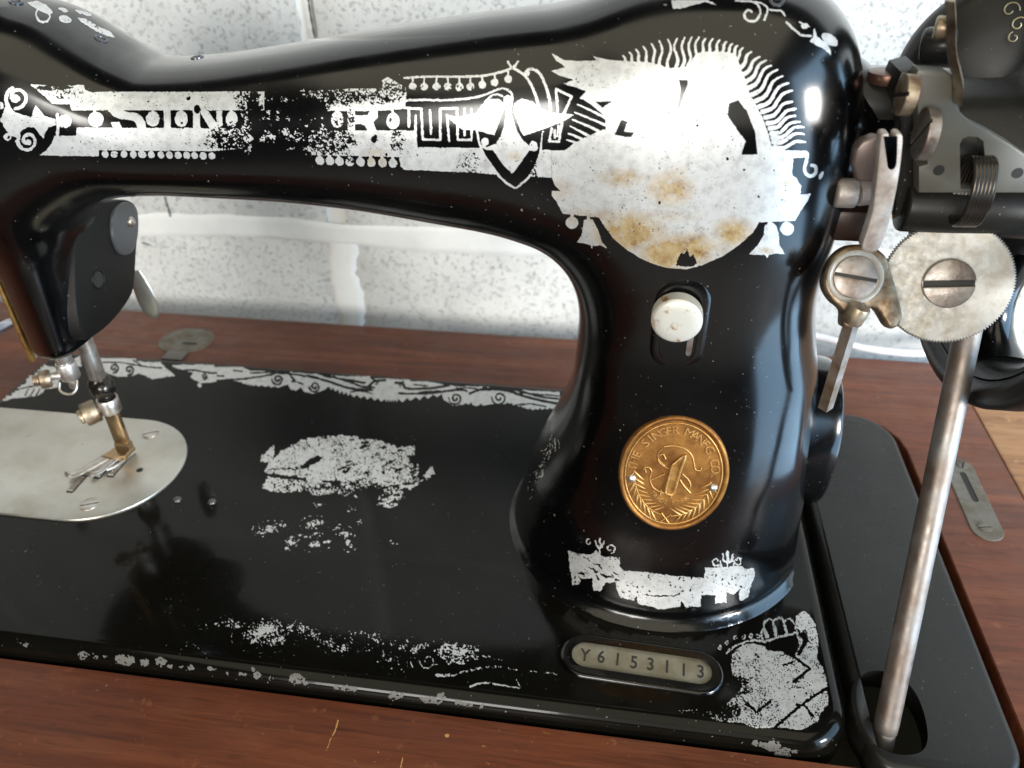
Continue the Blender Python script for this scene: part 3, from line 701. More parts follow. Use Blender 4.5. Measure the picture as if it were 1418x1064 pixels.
# ------------------------------------------------------------------ boss on the right of the upright
pl = smooth_path([(80, 22), (71.5, 32), (68.5, 47), (69.5, 58), (75, 67), (84, 72), (96, 72), (108, 66), (113, 52), (112, 32), (102, 22), (90, 20)][::-1], 6, True)
pl = [tuple(p) for p in pl]
if sum(pl[i-1][0]*pl[i][1]-pl[i][0]*pl[i-1][1] for i in range(len(pl))) < 0: pl = pl[::-1]
m = MB(); slab(m, pl, [(-4, -30), (-1.5, -14), (0, -7.5), (.2, -5.4), (.8, -4.4), (2.0, -3.8)], place=lambda p, h: (h, p[0], p[1])); m.obj('side_boss', ENAMEL, mach, smooth=60)

# ------------------------------------------------------------------ hand wheel
WC = np.array([0, 88., 146.]); WX = 21.
hw_prof = []
m = MB(); lathe(m, WC, (1, 0, 0), [(61.0, WX+3), (62.5, WX+1), (64.5, WX), (67.6, WX+.8), (68.8, WX+2.8), (68.8, WX+9), (66.0, WX+11), (66.0, WX+17), (68.8, WX+19), (68.8, WX+25), (65.5, WX+27), (62, WX+27), (59.0, WX+24), (57.5, WX+18), (57.0, WX+11), (57.5, WX+7), (58.5, WX+4.5), (60.5, WX+3)], 120, cap=False)
wheel = m.obj('handwheel', ENAMEL_DULL, mach, smooth=50)
m = MB(); lathe(m, WC, (1, 0, 0), [(17, 2), (19, 3), (19.5, 6), (20, 18), (22, 22), (25, 25), (26, 32), (24, 40), (12, 44)], 64); m.obj('hub', ENAMEL_DULL, wheel, smooth=50)
for k in range(5):
    a = math.radians(262+72*k); da = math.radians(14)
    P = []
    for t in np.linspace(0, 1, 10):
        r = 20+40*t; aa = a+da*math.sin(t*math.pi)*.6; P.append(WC+np.array([WX+13, -math.sin(aa)*0+r*math.cos(aa), r*math.sin(aa)]))
    rr_ = [9, 7.4, 6.4, 5.8, 5.5, 5.4, 5.6, 6.2, 7.6, 10]
    m = MB(); tube(m, P, rr_, 20, .95, side=(1, 0, 0)); m.obj('spoke', ENAMEL, wheel, smooth=60)

# shaft bushing between upright and wheel
m = MB(); lathe(m, (-28, 88, 149), (1, 0, 0), [(22.5, 0), (22.5, 6), (21, 9), (19.5, 11), (19.5, 30)], 64); m.obj('shaft_bushing', ENAMEL, mach, smooth=50)

# ------------------------------------------------------------------ bobbin winder
LEVER = steelm((.50, .465, .44), .42, (.24, .18, .14), .6, 170, .6); LEVER.name = 'stained_pale_steel'
def front(m, pxs, y, th, bev=.5, holes=(), dy=0.):
    """a plate cut in the x-z plane; pxs are photograph pixels seen on the plane y"""
    o = [on(p, 1, y) for p in pxs]; o = [(q[0], q[2]) for q in o]
    if sum(o[i-1][0]*o[i][1]-o[i][0]*o[i-1][1] for i in range(len(o))) < 0: o = o[::-1]
    hs = []
    for h in holes:
        q = [on(p, 1, y) for p in h]; q = [(a[0], a[2]) for a in q]
        if sum(q[i-1][0]*q[i][1]-q[i][0]*q[i-1][1] for i in range(len(q))) < 0: q = q[::-1]
        hs.append(q)
    slab(m, o, [(0, -th), (0, -bev), (bev*.3, -bev*.3), (bev, 0)], hs, [(0, -th), (0, 0)], place=lambda p, h: (p[0], y-h, p[1]))
    return m
FRAME = mat('reflection_grey_frame', (.03, .03, .028), .22, build=enamel(.4, .3, (.060, .057, .045), soft=.5, hz=.5, cw=.5))  # black paint with the ceiling's reflection mixed into a greyer base
BLACKM = ENAMEL_DULL
m = MB(); front(m, [(1268, 104), (1272, 97), (1312, 100), (1320, 106), (1322, 136), (1330, 156), (1346, 171), (1372, 184), (1400, 200), (1440, 228), (1440, 268), (1272, 268), (1272, 231), (1284, 228), (1283, 214), (1273, 200)],
                60, 5, .6, holes=[[(1330, 262), (1329, 200), (1333, 192), (1342, 189), (1354, 190), (1362, 196), (1368, 262)]])
wf = fixn(m.obj('winder_frame', FRAME, mach, smooth=40))
for p in ((1300, 236), (1409, 240)):
    q = on(p, 1, 60); m = MB(); lathe(m, q, (0, -1, 0), [(1.3, -.3), (1.3, .06)], 20); m.obj('hole', HOLE_SHADE, wf)
# dark housing bar below the frame
a_, b_ = on((1252, 292), 1, 64), on((1440, 304), 1, 64)
m = MB(); cyl(m, a_+[0, 4, 0], b_+[6, 4, 0], 6.8, 36, 1.0); m.obj('winder_shaft', BLACKM, mach, smooth=50)
# spring of five turns
c_ = [on((1349, 232), 1, 57), on((1353, 300), 1, 57)]
m = MB(); ax_ = c_[1]-c_[0]; 
for k in range(6):
    ctr = on((1336+5.2*k, 268), 1, 58)
    tube(m, [ctr+np.array([0, 1.0+5.6*math.cos(a), 8.2*math.sin(a)]) for a in np.linspace(0, 2*math.pi, 40)], .68, 10)
m.obj('spring', mat('dark_spring_steel', (.085, .072, .06), .3, .9), mach, smooth=60)
# thick plate to the left of the frame
m = MB(); front(m, [(1236, 128), (1248, 100), (1272, 94), (1276, 200), (1272, 232), (1262, 300), (1238, 300), (1244, 220), (1246, 170)], 66, 12, 1.0); m.obj('winder_block', BLACKM, mach, smooth=40)
# housing with copper cap
q0, q1 = on((1198, 132), 1, 78), on((1250, 130), 1, 78)
m = MB(); cyl(m, q0+[-6, 2, -3], q1+[4, 2, -3], 8.5, 40, 1.2); m.obj('winder_arm', BLACKM, mach, smooth=50)
m = MB(); qc = on((1228, 106), 1, 76); cyl(m, qc+[0, 0, -1.5], qc+[0, 0, 1.2], 4.6, 32, .4); m.obj('copper_cap', mat('dull_copper', (.12, .06, .045), .35, .7), mach, smooth=40)
screw(on((1256, 132), 1, 58), (-1, .0, .05), 4.6, 1.5, .9, .3, BRONZE, mach, depth=.5, body=1.2)
screw(on((1282, 186), 1, 55), (-1, .02, .05), 5.9, 1.4, 1.0, .8, TARNISH, mach, depth=.5, body=1.2)
# bent brass-edged strap
q = [on(p, 1, 56) for p in ((1322, 2), (1324, 30), (1324, 62), (1326, 84), (1331, 104), (1334, 122), (1333, 146))]
m = MB(); P = smooth_path(q, 5); tube(m, P+np.array([-.3, 2.4, 0]), [3.4]*len(P), 4, .30, side=(0, 1, 0)); m.obj('winder_strap', BRONZE, mach, smooth=40)
# screw and knob left of the strap
q = on((1302, 38), 1, 64); m = MB(); cyl(m, q+[-1.2, 0, 0], q+[2.4, -1.0, 0], 2.5, 28, .6); m.obj('adjusting_screw', BRONZE, mach, smooth=40)
q = on((1298, 62), 1, 72); m = MB(); cyl(m, q+[-2.4, 3, -1], q+[4, 0, 0], 4.2, 28, 1.0); m.obj('winder_boss', BLACKM, mach, smooth=50)
# dark round housing behind the winder
pd = np.array([-.30, -.93, .22]); pc = dep((1392, 122), 236)
m = MB(); lathe(m, pc-pd*6, pd, [(24, -16), (29, -12), (31.5, -5), (31.5, 0), (30, 3.5), (26, 6), (16, 8), (.1, 9)], 96); hs_ = m.obj('winder_housing', ENAMEL_DULL, mach, smooth=50)

# knurled friction disc
DC = dep((1312, 392), 207.); DN = np.array([-.12, -.93, .34]); DN /= np.linalg.norm(DN)
DR = 16.1
m = MB(); lathe(m, DC-DN*2.6, DN, [(DR-.5, 0), (DR, .4), (DR, 2.2), (DR-.4, 2.6), (DR-.9, 2.65), (.1, 2.7)], 264, up=(0, 0, 1), wob=lambda a, r, h: 1-.030*(round(a/(2*math.pi/264)) % 2)*(r > DR-.95))
disc = m.obj('friction_disc', DISC, mach, smooth=30)
screw(DC+DN*.05, DN, 6.3, 2.3, 1.5, math.radians(8), TARNISH, disc, depth=.9)
m = MB(); lathe(m, DC-DN*10, DN, [(5.5, 0), (5.5, 7.6)], 32); m.obj('spindle', TARNISH, disc)
# lug with screw, and little drop rod
LC = dep((1184, 384), 205.); LN = np.array([-.05, -.9, .42]); LN /= np.linalg.norm(LN)
LR, LU = tangent(LN)
def lp(p, h): return LC+LR*p[0]+LU*p[1]+LN*h
K2 = 205./FPX
lug = [(-40, 0), (-38, -18), (-26, -34), (-10, -46), (-6, -66), (10, -66), (15, -46), (34, -40), (56, -64), (70, -50), (60, -20), (46, 10), (36, 30), (14, 42), (-14, 40), (-32, 24)]
lug = [tuple(p) for p in smooth_path([(x*K2, y*K2*1.05) for x, y in lug], 4, True)][::1]
if sum(lug[i-1][0]*lug[i][1]-lug[i][0]*lug[i-1][1] for i in range(len(lug))) < 0: lug = lug[::-1]
m = MB(); slab(m, lug, [(0, -6), (0, -1.0), (.3, -.3), (.9, 0)], place=lp); m.obj('lug', BRONZE, mach, smooth=50)
m = MB(); lathe(m, lp((0, 0), -.2), LN, [(6.9, 0), (6.9, .9), (6.4, 1.2), (5.9, .9), (5.9, .3)], 48); m.obj('ring', DISC, mach, smooth=40)
screw(lp((0, 0), .2), LN, 5.5, 1.0, .75, math.radians(-6), TARNISH, mach, depth=.5)
q0 = dep((1184, 432), 206); q1 = dep((1143, 565), 232)
m = MB(); tube(m, [q0, q0*.5+q1*.5, q1], 2.1, 4, .9); m.obj('drop_rod', STEEL, mach, smooth=30)
m = MB(); cyl(m, dep((1192, 424), 202), dep((1178, 446), 205), 2.8, 24, .5); m.obj('drop_rod_head', BRONZE, mach, smooth=40)
# latch lever with split top, held by a round pin
m = MB(); front(m, [(1186, 252), (1180, 228), (1184, 208), (1194, 196), (1210, 190), (1228, 192), (1224, 255)], 54, 3.2, .8); m.obj('lever_ear', mat('worn_pink_steel', (.17, .135, .125), .4, .7), mach, smooth=50)
m = MB(); front(m, [tuple(p) for p in smooth_path([(1219, 192), (1222, 186), (1228, 185), (1232, 188), (1233, 205), (1233, 226), (1235, 231), (1237, 226), (1238, 205), (1238, 189), (1242, 185), (1248, 186), (1251, 193), (1249, 220), (1244, 255), (1238, 285), (1232, 310), (1224, 334), (1216, 348), (1203, 350), (1193, 344), (1200, 320), (1208, 292), (1212, 262), (1216, 225)], 3, True)], 47, 3.4, .7)
lever = m.obj('latch_lever', LEVER, mach, smooth=40)
m = MB(); a_ = dep((1156, 267), 202); b_ = dep((1187, 268), 201); c_ = dep((1212, 266), 201)
cyl(m, a_, b_, 3.7, 36, .8); cyl(m, b_, c_, 3.2, 36, .4); m.obj('lever_pin', LEVER, mach, smooth=50)
m = MB(); box(m, dep((1176, 305), 214), (11, 10, 9), 1.5); m.obj('pin_block', mat('brown_black_iron', (.035, .018, .013), .4, .3), mach, smooth=40)
m = MB(); lathe(m, dep((1252, 277), 210), (1, -.35, .1), [(5.2, -2), (5.6, 0), (5.2, 2), (3.5, 3)], 40); m.obj('brass_collar', GOLD, mach, smooth=50)
# long rod down to the hole in the extension plate
rt, rb_ = dep((1341, 455), 219), on((1225, 1016), 2, -5)
m = MB(); dd = (rb_-rt)/np.linalg.norm(rb_-rt); tube(m, [rt, rt*.5+rb_*.5, rb_-dd*4, rb_-dd*1.0, rb_], [3.55, 3.55, 3.5, 3.3, 2.6], 32); tube(m, [rb_-dd*2, rb_+dd*16], 3.1, 20)
m.obj('drive_rod', ROD, mach, smooth=60)

# gold curls on the housing
G2 = mat('old_gold_line', (.45, .38, .22), .45, .3)
for k, (x, y, r_) in enumerate(((1399, 14, 2.4), (1410, 34, 2.0), (1404, 52, 1.6))):
    c_ = dep((x, y), 226); rr3, uu3 = tangent(-pd*-1)
    m = MB(); tube(m, [c_+rr3*(r_*(1-.6*t)*math.cos(5*t+k))+uu3*(r_*(1-.6*t)*math.sin(5*t+k)) for t in np.linspace(0, 1.2, 20)], .22, 6); m.obj('gold_curl', G2, hs_, smooth=60)

# ------------------------------------------------------------------ worn silver ornaments
def vnoise(w, h, cell, seed):
    r = np.random.RandomState(seed); gx, gy = int(w/cell)+3, int(h/cell)+3; g = r.rand(gy, gx)
    x = np.arange(w)/cell; y = np.arange(h)/cell; xi = x.astype(int); yi = y.astype(int); fx = (x-xi)[None, :]; fy = (y-yi)[:, None]
    fx = fx*fx*(3-2*fx); fy = fy*fy*(3-2*fy)
    a = g[np.ix_(yi, xi)]; b = g[np.ix_(yi, xi+1)]; c = g[np.ix_(yi+1, xi)]; d = g[np.ix_(yi+1, xi+1)]
    return (a*(1-fx)+b*fx)*(1-fy)+(c*(1-fx)+d*fx)*fy
class Art:
    """one transfer, drawn as a mask over the stretch of surface it covers"""
    def __init__(s, x0, y0, x1, y1, ss=2):
        s.x0, s.y0, s.ss = x0, y0, ss; s.w = int((x1-x0)*ss); s.h = int((y1-y0)*ss)
        s.a = np.zeros((s.h, s.w)); s.den = np.ones((s.h, s.w)); s.st = np.zeros((s.h, s.w)); s.o = (0, 0, 1.)
        yy, xx = np.mgrid[0:s.h, 0:s.w]; s.X = (xx+.5)/ss+x0; s.Y = (yy+.5)/ss+y0
    def org(s, ox, oy, k): s.o = (ox, oy, k); return s
    def t(s, P): return np.array([(s.o[0]+p[0]/s.o[2], s.o[1]+p[1]/s.o[2]) for p in P], float)
    def win(s, P, pad=2):
        i0 = max(int((P[:, 0].min()-s.x0-pad)*s.ss), 0); i1 = min(int((P[:, 0].max()-s.x0+pad)*s.ss)+1, s.w)
        j0 = max(int((P[:, 1].min()-s.y0-pad)*s.ss), 0); j1 = min(int((P[:, 1].max()-s.y0+pad)*s.ss)+1, s.h)
        return slice(j0, max(j1, j0)), slice(i0, max(i1, i0))
    def put(s, sl, m, v): s.a[sl] = np.where(m, v, s.a[sl])
    def poly(s, P, v=1, sm=0):
        P = s.t(P)
        if sm: P = smooth_path(P, sm, True)
        sl = s.win(P); X, Y = s.X[sl], s.Y[sl]; m = np.zeros(X.shape, bool)
        for (xa, ya), (xb, yb) in zip(P, np.roll(P, -1, 0)):
            if ya == yb: continue
            m ^= ((ya > Y) != (yb > Y)) & (X < (xb-xa)*(Y-ya)/(yb-ya)+xa)
        s.put(sl, m, v); return s
    def line(s, P, w, v=1, w1=None, sm=5):
        """stroke of full width w (tapering to w1), widths in photograph pixels"""
        P = s.t(P)
        if sm and len(P) > 2: P = smooth_path(P, sm)
        w1 = w if w1 is None else w1; n = len(P)-1; sl = s.win(P, max(w, w1)); X, Y = s.X[sl], s.Y[sl]; m = np.zeros(X.shape, bool)
        for i in range(n):
            a, b = P[i], P[i+1]; d = b-a; L = max(d@d, 1e-9); q = np.clip(((X-a[0])*d[0]+(Y-a[1])*d[1])/L, 0, 1)
            ww = (w+(w1-w)*(i+q)/n)/2
            m |= (X-a[0]-q*d[0])**2+(Y-a[1]-q*d[1])**2 < ww**2
        s.put(sl, m, v); return s
    def dot(s, x, y, rx, ry=None, v=1, rot=0.):
        x, y = s.t([(x, y)])[0]; ry = ry or rx; P = np.array([(x-rx-ry, y-rx-ry), (x+rx+ry, y+rx+ry)]); sl = s.win(P, 1)
        X, Y = s.X[sl]-x, s.Y[sl]-y; c, n = math.cos(rot), math.sin(rot)
        s.put(sl, ((X*c+Y*n)/rx)**2+((-X*n+Y*c)/ry)**2 < 1, v); return s
    def spiral(s, x, y, r0, r1, a0, a1, w, v=1, w1=None):
        return s.line([(x+(r0+(r1-r0)*t)*math.cos(a0+(a1-a0)*t), y+(r0+(r1-r0)*t)*math.sin(a0+(a1-a0)*t)) for t in np.linspace(0, 1, 26)], w, v, w1, 0)
    def worn(s, x, y, rx, ry, d, soft=.5, rot=0.):
        """lower the density of the transfer to d inside a soft ellipse"""
        x, y = s.t([(x, y)])[0]; rx, ry = rx/s.o[2], ry/s.o[2]; c, n = math.cos(rot), math.sin(rot); X, Y = s.X-x, s.Y-y
        q = np.sqrt(((X*c+Y*n)/rx)**2+((-X*n+Y*c)/ry)**2); k = np.clip((1-q)/soft, 0, 1); s.den = np.minimum(s.den, 1-(1-d)*k); return s
    def blob(s, x, y, rx, ry, d=.5, rot=-.1):
        """a flaky patch whose flakes thin out towards its rim"""
        x, y = s.t([(x, y)])[0]; c, n = math.cos(rot), math.sin(rot); X, Y = s.X-x, s.Y-y
        q = np.sqrt(((X*c+Y*n)/(rx*1.5))**2+((-X*n+Y*c)/(ry*1.5))**2); dd = d*np.clip(1-q**1.5, 0, 1); on_ = dd > .02
        old = np.where(s.a > 0, s.den, 0); s.den = np.where(on_, np.maximum(old, dd), s.den); s.a = np.where(on_, 1., s.a); return s
    def stain(s, x, y, rx, ry, k=1.):
        q = np.sqrt(((s.X-x)/rx)**2+((s.Y-y)/ry)**2); s.st = np.maximum(s.st, k*np.clip(1.25-q, 0, 1)); return s
    def build(s, name, label, F_, seed, lift=.05, cell=(1.2, 2.6, 7), hits=None, mat_=None, t0=110., kind=None, grain=.03, warp=.6, par=None):
        w, h = s.w, s.h
        n = .45*vnoise(w, h, cell[0]*s.ss, seed)+.33*vnoise(w, h, cell[1]*s.ss, seed+1)+.22*vnoise(w, h, cell[2]*s.ss, seed+2)
        n = (n-n.mean())/n.std()*.18+.5
        # the drawn edges crumble a little
        wx = (vnoise(w, h, 2.2*s.ss, seed+20)+.6*vnoise(w, h, 5*s.ss, seed+21)-.8)*2*warp*s.ss; wy = (vnoise(w, h, 2.2*s.ss, seed+22)+.6*vnoise(w, h, 5*s.ss, seed+23)-.8)*2*warp*s.ss
        jy, jx = np.mgrid[0:h, 0:w]; jy = np.clip(np.round(jy+wy).astype(int), 0, h-1); jx = np.clip(np.round(jx+wx).astype(int), 0, w-1)
        m = s.a[jy, jx]*((n < (s.den*1.25-.12)) | (s.den > .995))
        # pinholes, thicker where the rubbing was harder
        pin = vnoise(w, h, .8*s.ss, seed+30); clump = vnoise(w, h, 14*s.ss, seed+31)*.6+vnoise(w, h, 4*s.ss, seed+32)*.4
        m = m*(pin > grain*(.4+2.6*clump)*3)
        if hits: # stray pits
            k = vnoise(w, h, 1.3*s.ss, seed+9)*vnoise(w, h, 9*s.ss, seed+8); m = m*(k < hits)
        m = m[:h//2*2, :w//2*2].reshape(h//s.ss, s.ss, w//s.ss, s.ss).mean((1, 3)) if s.ss > 1 else m
        s.st = s.st*np.clip(.25+1.5*(.5*vnoise(w, h, 3*s.ss, seed+40)+.5*vnoise(w, h, 10*s.ss, seed+41)), 0, 1.2)
        st = s.st[:h//2*2, :w//2*2].reshape(h//s.ss, s.ss, w//s.ss, s.ss).mean((1, 3)) if s.ss > 1 else s.st
        H_, W_ = m.shape; xs = np.arange(W_)+s.x0+.5; ys = np.arange(H_)+s.y0+.5
        g = 4; gx = np.append(np.arange(0, W_-1, g), W_-1); gy = np.append(np.arange(0, H_-1, g), H_-1)
        PX, PY = np.meshgrid(xs[gx], ys[gy]); _, t, f = ray_hit(np.stack([PX.ravel(), PY.ravel()], 1), F_, t0)
        T = t.reshape(PX.shape); OK = (np.abs(f) < .3).reshape(PX.shape)
        Tx = np.stack([np.interp(np.arange(W_), gx, r) for r in T]); T = np.stack([np.interp(np.arange(H_), gy, Tx[:, i]) for i in range(W_)], 1)
        okx = np.stack([np.interp(np.arange(W_), gx, r) for r in OK.astype(float)]); ok = np.stack([np.interp(np.arange(H_), gy, okx[:, i]) for i in range(W_)], 1) > .99
        use = np.zeros((H_, W_), bool); mm = (m > .02) & ok; use |= mm
        for dy in (-1, 0, 1):
            for dx in (-1, 0, 1): use |= np.roll(np.roll(mm, dy, 0), dx, 1)
        use &= ok; jj, ii = np.nonzero(use); idx = -np.ones((H_, W_), int); idx[jj, ii] = np.arange(len(ii))
        d = np.stack([xs[ii]-709, ys[jj]-532, np.full(len(ii), FPX)], 1) @ CAM_R; d /= np.linalg.norm(d, axis=1)[:, None]
        P = CAM_POS+d*T[jj, ii][:, None]
        for _ in range(2):
            gr = grad(F_, P); fv = F_(*P.T); P = P-gr*(fv/np.maximum((gr*gr).sum(1), 1e-6))[:, None]
        nn = grad(F_, P); nn /= np.linalg.norm(nn, axis=1)[:, None]; P = P+nn*lift
        q = np.stack([idx[:-1, :-1], idx[1:, :-1], idx[1:, 1:], idx[:-1, 1:]], -1).reshape(-1, 4); q = q[(q >= 0).all(1)]
        me = bpy.data.meshes.new(name); me.vertices.add(len(P)); me.vertices.foreach_set('co', (P*S).ravel())
        me.loops.add(len(q)*4); me.loops.foreach_set('vertex_index', q.ravel()); me.polygons.add(len(q)); me.polygons.foreach_set('loop_start', np.arange(len(q))*4)
        me.update(calc_edges=True); me.shade_smooth()
        for nm, arr in (('ink', m), ('stain', st)):
            at = me.attributes.new(nm, 'FLOAT', 'POINT'); at.data.foreach_set('value', arr[jj, ii].astype(np.float32))
        me.materials.append(mat_ or SILVER); o = bpy.data.objects.new(name, me); COLL.objects.link(o); o.parent = par or mach; o['label'] = label
        if kind: o['kind'] = kind
        return o

# --- band of letters along the arm
A = Art(0, 84, 800, 268)
A.poly([(41, 117), (80, 119), (116, 118), (118, 125), (128, 129), (135, 127.5), (250, 127.5), (366, 127), (366, 153), (99, 153), (97, 144.5), (73, 144.5), (62, 134), (50, 124)])
A.poly([(54, 215), (64, 209), (72, 198), (76, 188), (105, 188.5), (106, 177), (338, 178), (352, 192), (334, 206), (295, 209.5), (137, 208.5), (137, 216.5), (90, 216)])
A.line([(79, 158), (80.5, 176), (79, 190)], 4)
A.dot(89.6, 168.4, 9.6, 9.2); A.line([(80, 169), (86, 169)], 7)
A.dot(133, 165.5, 10.6, 10.4); A.line([(131, 152), (131, 158)], 4)
A.org(0, 100, 7.09).poly([(1060, 375), (1200, 375), (1250, 392), (1330, 408), (1390, 440), (1418, 480), (1435, 548), (1345, 548), (1345, 510), (1320, 480), (1260, 470), (1180, 462), (1110, 430)])
A.poly([(1090, 495), (1170, 488), (1200, 548), (1110, 550)])
A.org(180, 100, 7.09)
A.poly([(0, 395), (70, 402), (120, 440), (150, 495), (160, 548), (70, 548), (62, 505), (40, 482), (0, 470)])
for x, y, rx, ry in ((225, 462, 9.2, 10.5), (505, 460, 9, 11), (1000, 465, 8.2, 11)): A.dot(x, y, rx, ry); A.line([(x-5, 375), (x-3, 410)], 3.5)
A.poly([(330, 375), (398, 375), (402, 550), (338, 550)]); A.poly([(618, 375), (686, 375), (690, 550), (622, 550)])
A.poly([(680, 368), (768, 382), (850, 500), (860, 555), (785, 555), (690, 395)]); A.poly([(846, 378), (902, 378), (912, 552), (852, 552)]); A.poly([(1088, 380), (1160, 380), (1160, 552), (1098, 552)])
A.dot(660, 365, 4.5, 6, 0); A.dot(575, 258, 3.6, 2.6, 0, -.3); A.dot(508, 500, 1.6, 1.4, 0)
for i, x in enumerate((35, 128, 210, 305, 388, 475, 558, 635, 718, 805)): A.dot(x, 808+i*1.6, 4.6, 5.2, 1, -.5)
A.org(0, 100, 7.09)
for x in (1035, 1123, 1218, 1308, 1390): A.dot(x, 806, 4.6, 5.0)
A.org(370, 100, 7.09)
A.poly([(100, 320), (270, 300), (480, 185), (800, 165), (1130, 160), (1125, 85), (1180, 50), (1290, 110), (1370, 160), (1360, 360), (1090, 380), (560, 385), (300, 360), (240, 330)])
A.poly([(0, 470), (60, 490), (140, 600), (120, 690), (30, 660)]); A.dot(190, 460, 5.5, 10.5, 1, -.2); A.line([(320, 490), (345, 440), (440, 430), (460, 480), (380, 490)], 5)
A.dot(690, 465, 8.8, 11.5); A.line([(685, 375), (688, 420)], 4); A.dot(1235, 480, 9.2, 11.2); A.line([(1230, 365), (1235, 420)], 3); A.dot(1210, 470, 2, 2.8, 0)
A.poly([(785, 370), (862, 370), (862, 575), (790, 575)]); A.poly([(862, 425), (990, 425), (1005, 370), (1085, 375), (1086, 450), (1040, 490), (1080, 580), (985, 578), (965, 530), (930, 512), (862, 512)])
A.poly([(300, 545), (325, 545), (330, 600), (290, 645), (270, 640), (150, 640), (170, 590), (260, 590)])
A.poly([(330, 575), (520, 575), (520, 520), (585, 520), (590, 575), (1370, 572), (1370, 960), (1345, 950), (1310, 925), (1295, 832), (440, 815), (430, 780), (250, 760), (280, 660)])
A.dot(648, 620, 3, 5.5, 0); A.poly([(1020, 650), (1040, 630), (1060, 610), (1082, 620), (1075, 680), (1045, 700), (1022, 680)], 0); A.dot(1172, 808, 1.6, 2.4, 0, .5)
for i, x in enumerate((520, 617, 710, 813, 917, 1022, 1133, 1235)): A.dot(x, 868+i*3.6, 5.8, 6.4, 1, -.5); A.line([(x-8, 820), (x-4, 850)], 4)
# right half: necklace, meander and shield
A.org(560, 60, 4.727)
A.poly([(-6, 575), (80, 570), (85, 680), (490, 686), (640, 700), (900, 697), (964, 699), (964, 880), (820, 872), (600, 860), (400, 845), (-6, 828)])
A.line([(0, 230), (150, 220), (330, 220), (500, 215), (620, 193), (700, 165)], 3.2)
A.line([(700, 160), (680, 130), (685, 100), (712, 90), (742, 98), (742, 125), (715, 158)], 3)
A.line([(705, 160), (760, 190), (810, 240), (850, 320), (882, 412)], 3.6)
A.line([(800, 205), (805, 180), (840, 170), (885, 200), (925, 280), (950, 370), (957, 440)], 4); A.dot(802, 198, 4.2)
for i, (x, y) in enumerate(((55, 285), (130, 285), (210, 285), (285, 285), (360, 287), (432, 285), (510, 272), (592, 258), (680, 235))): A.dot(x, y, 5.4); A.line([(x, y-60), (x, y-20)], 2.4)
A.line([(0, 376), (100, 372), (300, 372), (430, 360), (520, 340), (600, 308), (650, 298), (700, 325), (706, 372)], 3)
A.line([(490, 440), (515, 420), (535, 375), (590, 335), (640, 345)], 2.6)
for P in ([(0, 425), (110, 430), (122, 630), (235, 632), (235, 430), (345, 426), (350, 632), (440, 634), (440, 430)], [(168, 440), (175, 592)], [(280, 470), (292, 640)], [(395, 430), (395, 600)], [(30, 440), (30, 545)], [(73, 475), (75, 575)]): A.line(P, 3.3, sm=0)
A.poly([(478, 580), (500, 600), (880, 600), (905, 580), (900, 650), (882, 740), (820, 868), (760, 922), (722, 948), (640, 888), (560, 790), (505, 690)], 0)
A.poly([(265, 465), (345, 483), (470, 458), (505, 405), (560, 366), (620, 365), (648, 395), (656, 430), (625, 500), (592, 602), (535, 590), (470, 570), (380, 566), (320, 520)])
A.poly([(722, 395), (768, 362), (830, 378), (882, 422), (960, 455), (1112, 468), (1040, 512), (960, 545), (880, 574), (780, 606), (755, 560), (735, 500), (712, 440)])
A.poly([(650, 352), (680, 340), (712, 352), (708, 400), (700, 440), (712, 500), (738, 575), (780, 640), (832, 680), (805, 720), (750, 800), (705, 856), (650, 800), (600, 730), (575, 692), (545, 680), (600, 655), (640, 590), (660, 500), (664, 430), (650, 390)])
A.line([(585, 690), (545, 690), (515, 675)], 4); A.line([(815, 690), (850, 698), (870, 680)], 4); A.dot(528, 645, 5.4); A.dot(845, 666, 5.4)
A.line([(476, 575), (490, 650), (520, 725), (570, 800), (640, 890), (722, 946), (765, 920), (822, 868), (880, 750), (900, 650), (907, 580)], 3, sm=3)
A.line([(1005, 465), (992, 300), (1095, 350), (1042, 465)], 3.4, sm=0); A.line([(965, 560), (950, 642), (1012, 646), (1032, 520)], 3.4, sm=0); A.line([(985, 570), (985, 620)], 3); A.line([(1000, 610), (1010, 540)], 2.2)
A.poly([(905, 585), (955, 560), (945, 655), (1020, 655), (1045, 520), (1100, 500), (1060, 600), (1070, 660), (1050, 698), (900, 696)], 0)
A.line([(965, 560), (950, 642), (1012, 646), (1032, 520)], 3.4, sm=0); A.line([(985, 570), (985, 620)], 3)
A.org(0, 0, 1)
for x, y, rx, ry, d in ((85, 130, 52, 13, .62), (75, 122, 40, 6, .3), (345, 140, 32, 26, .45), (318, 190, 42, 30, .42), (352, 150, 16, 40, .2), (300, 200, 30, 10, .5), (395, 190, 55, 40, .18), (420, 150, 52, 30, .2), (470, 135, 70, 18, .42), (530, 128, 60, 26, .48),
                        (470, 166, 14, 14, .5), (425, 166, 20, 12, .25), (397, 165, 9, 13, .5), (485, 165, 9, 20, .5), (455, 195, 60, 30, .42), (380, 185, 30, 20, .15), (550, 195, 17, 26, .5), (544, 168, 12, 14, .7), (485, 222, 10, 9, .5),
                        (612, 122, 70, 9, .62), (650, 225, 26, 26, .62), (740, 235, 12, 20, .6), (640, 165, 50, 22, .82), (690, 150, 26, 24, .78), (760, 165, 40, 20, .86), (630, 180, 80, 30, .88)): A.worn(x, y, rx, ry, d)
A.org(0, 0, 1)
for P, w_ in (([(372, 155), (371, 176)], 6), ([(384, 156), (393, 170), (384, 178)], 4), ([(408, 156), (404, 166), (412, 176), (424, 174)], 5), ([(444, 154), (446, 176)], 5), ([(344, 152), (346, 178)], 5)): A.line(P, w_)
for x, y in ((378, 166), (408, 166), (445, 165), (346, 165)): A.worn(x, y, 20, 22, .36, .4)
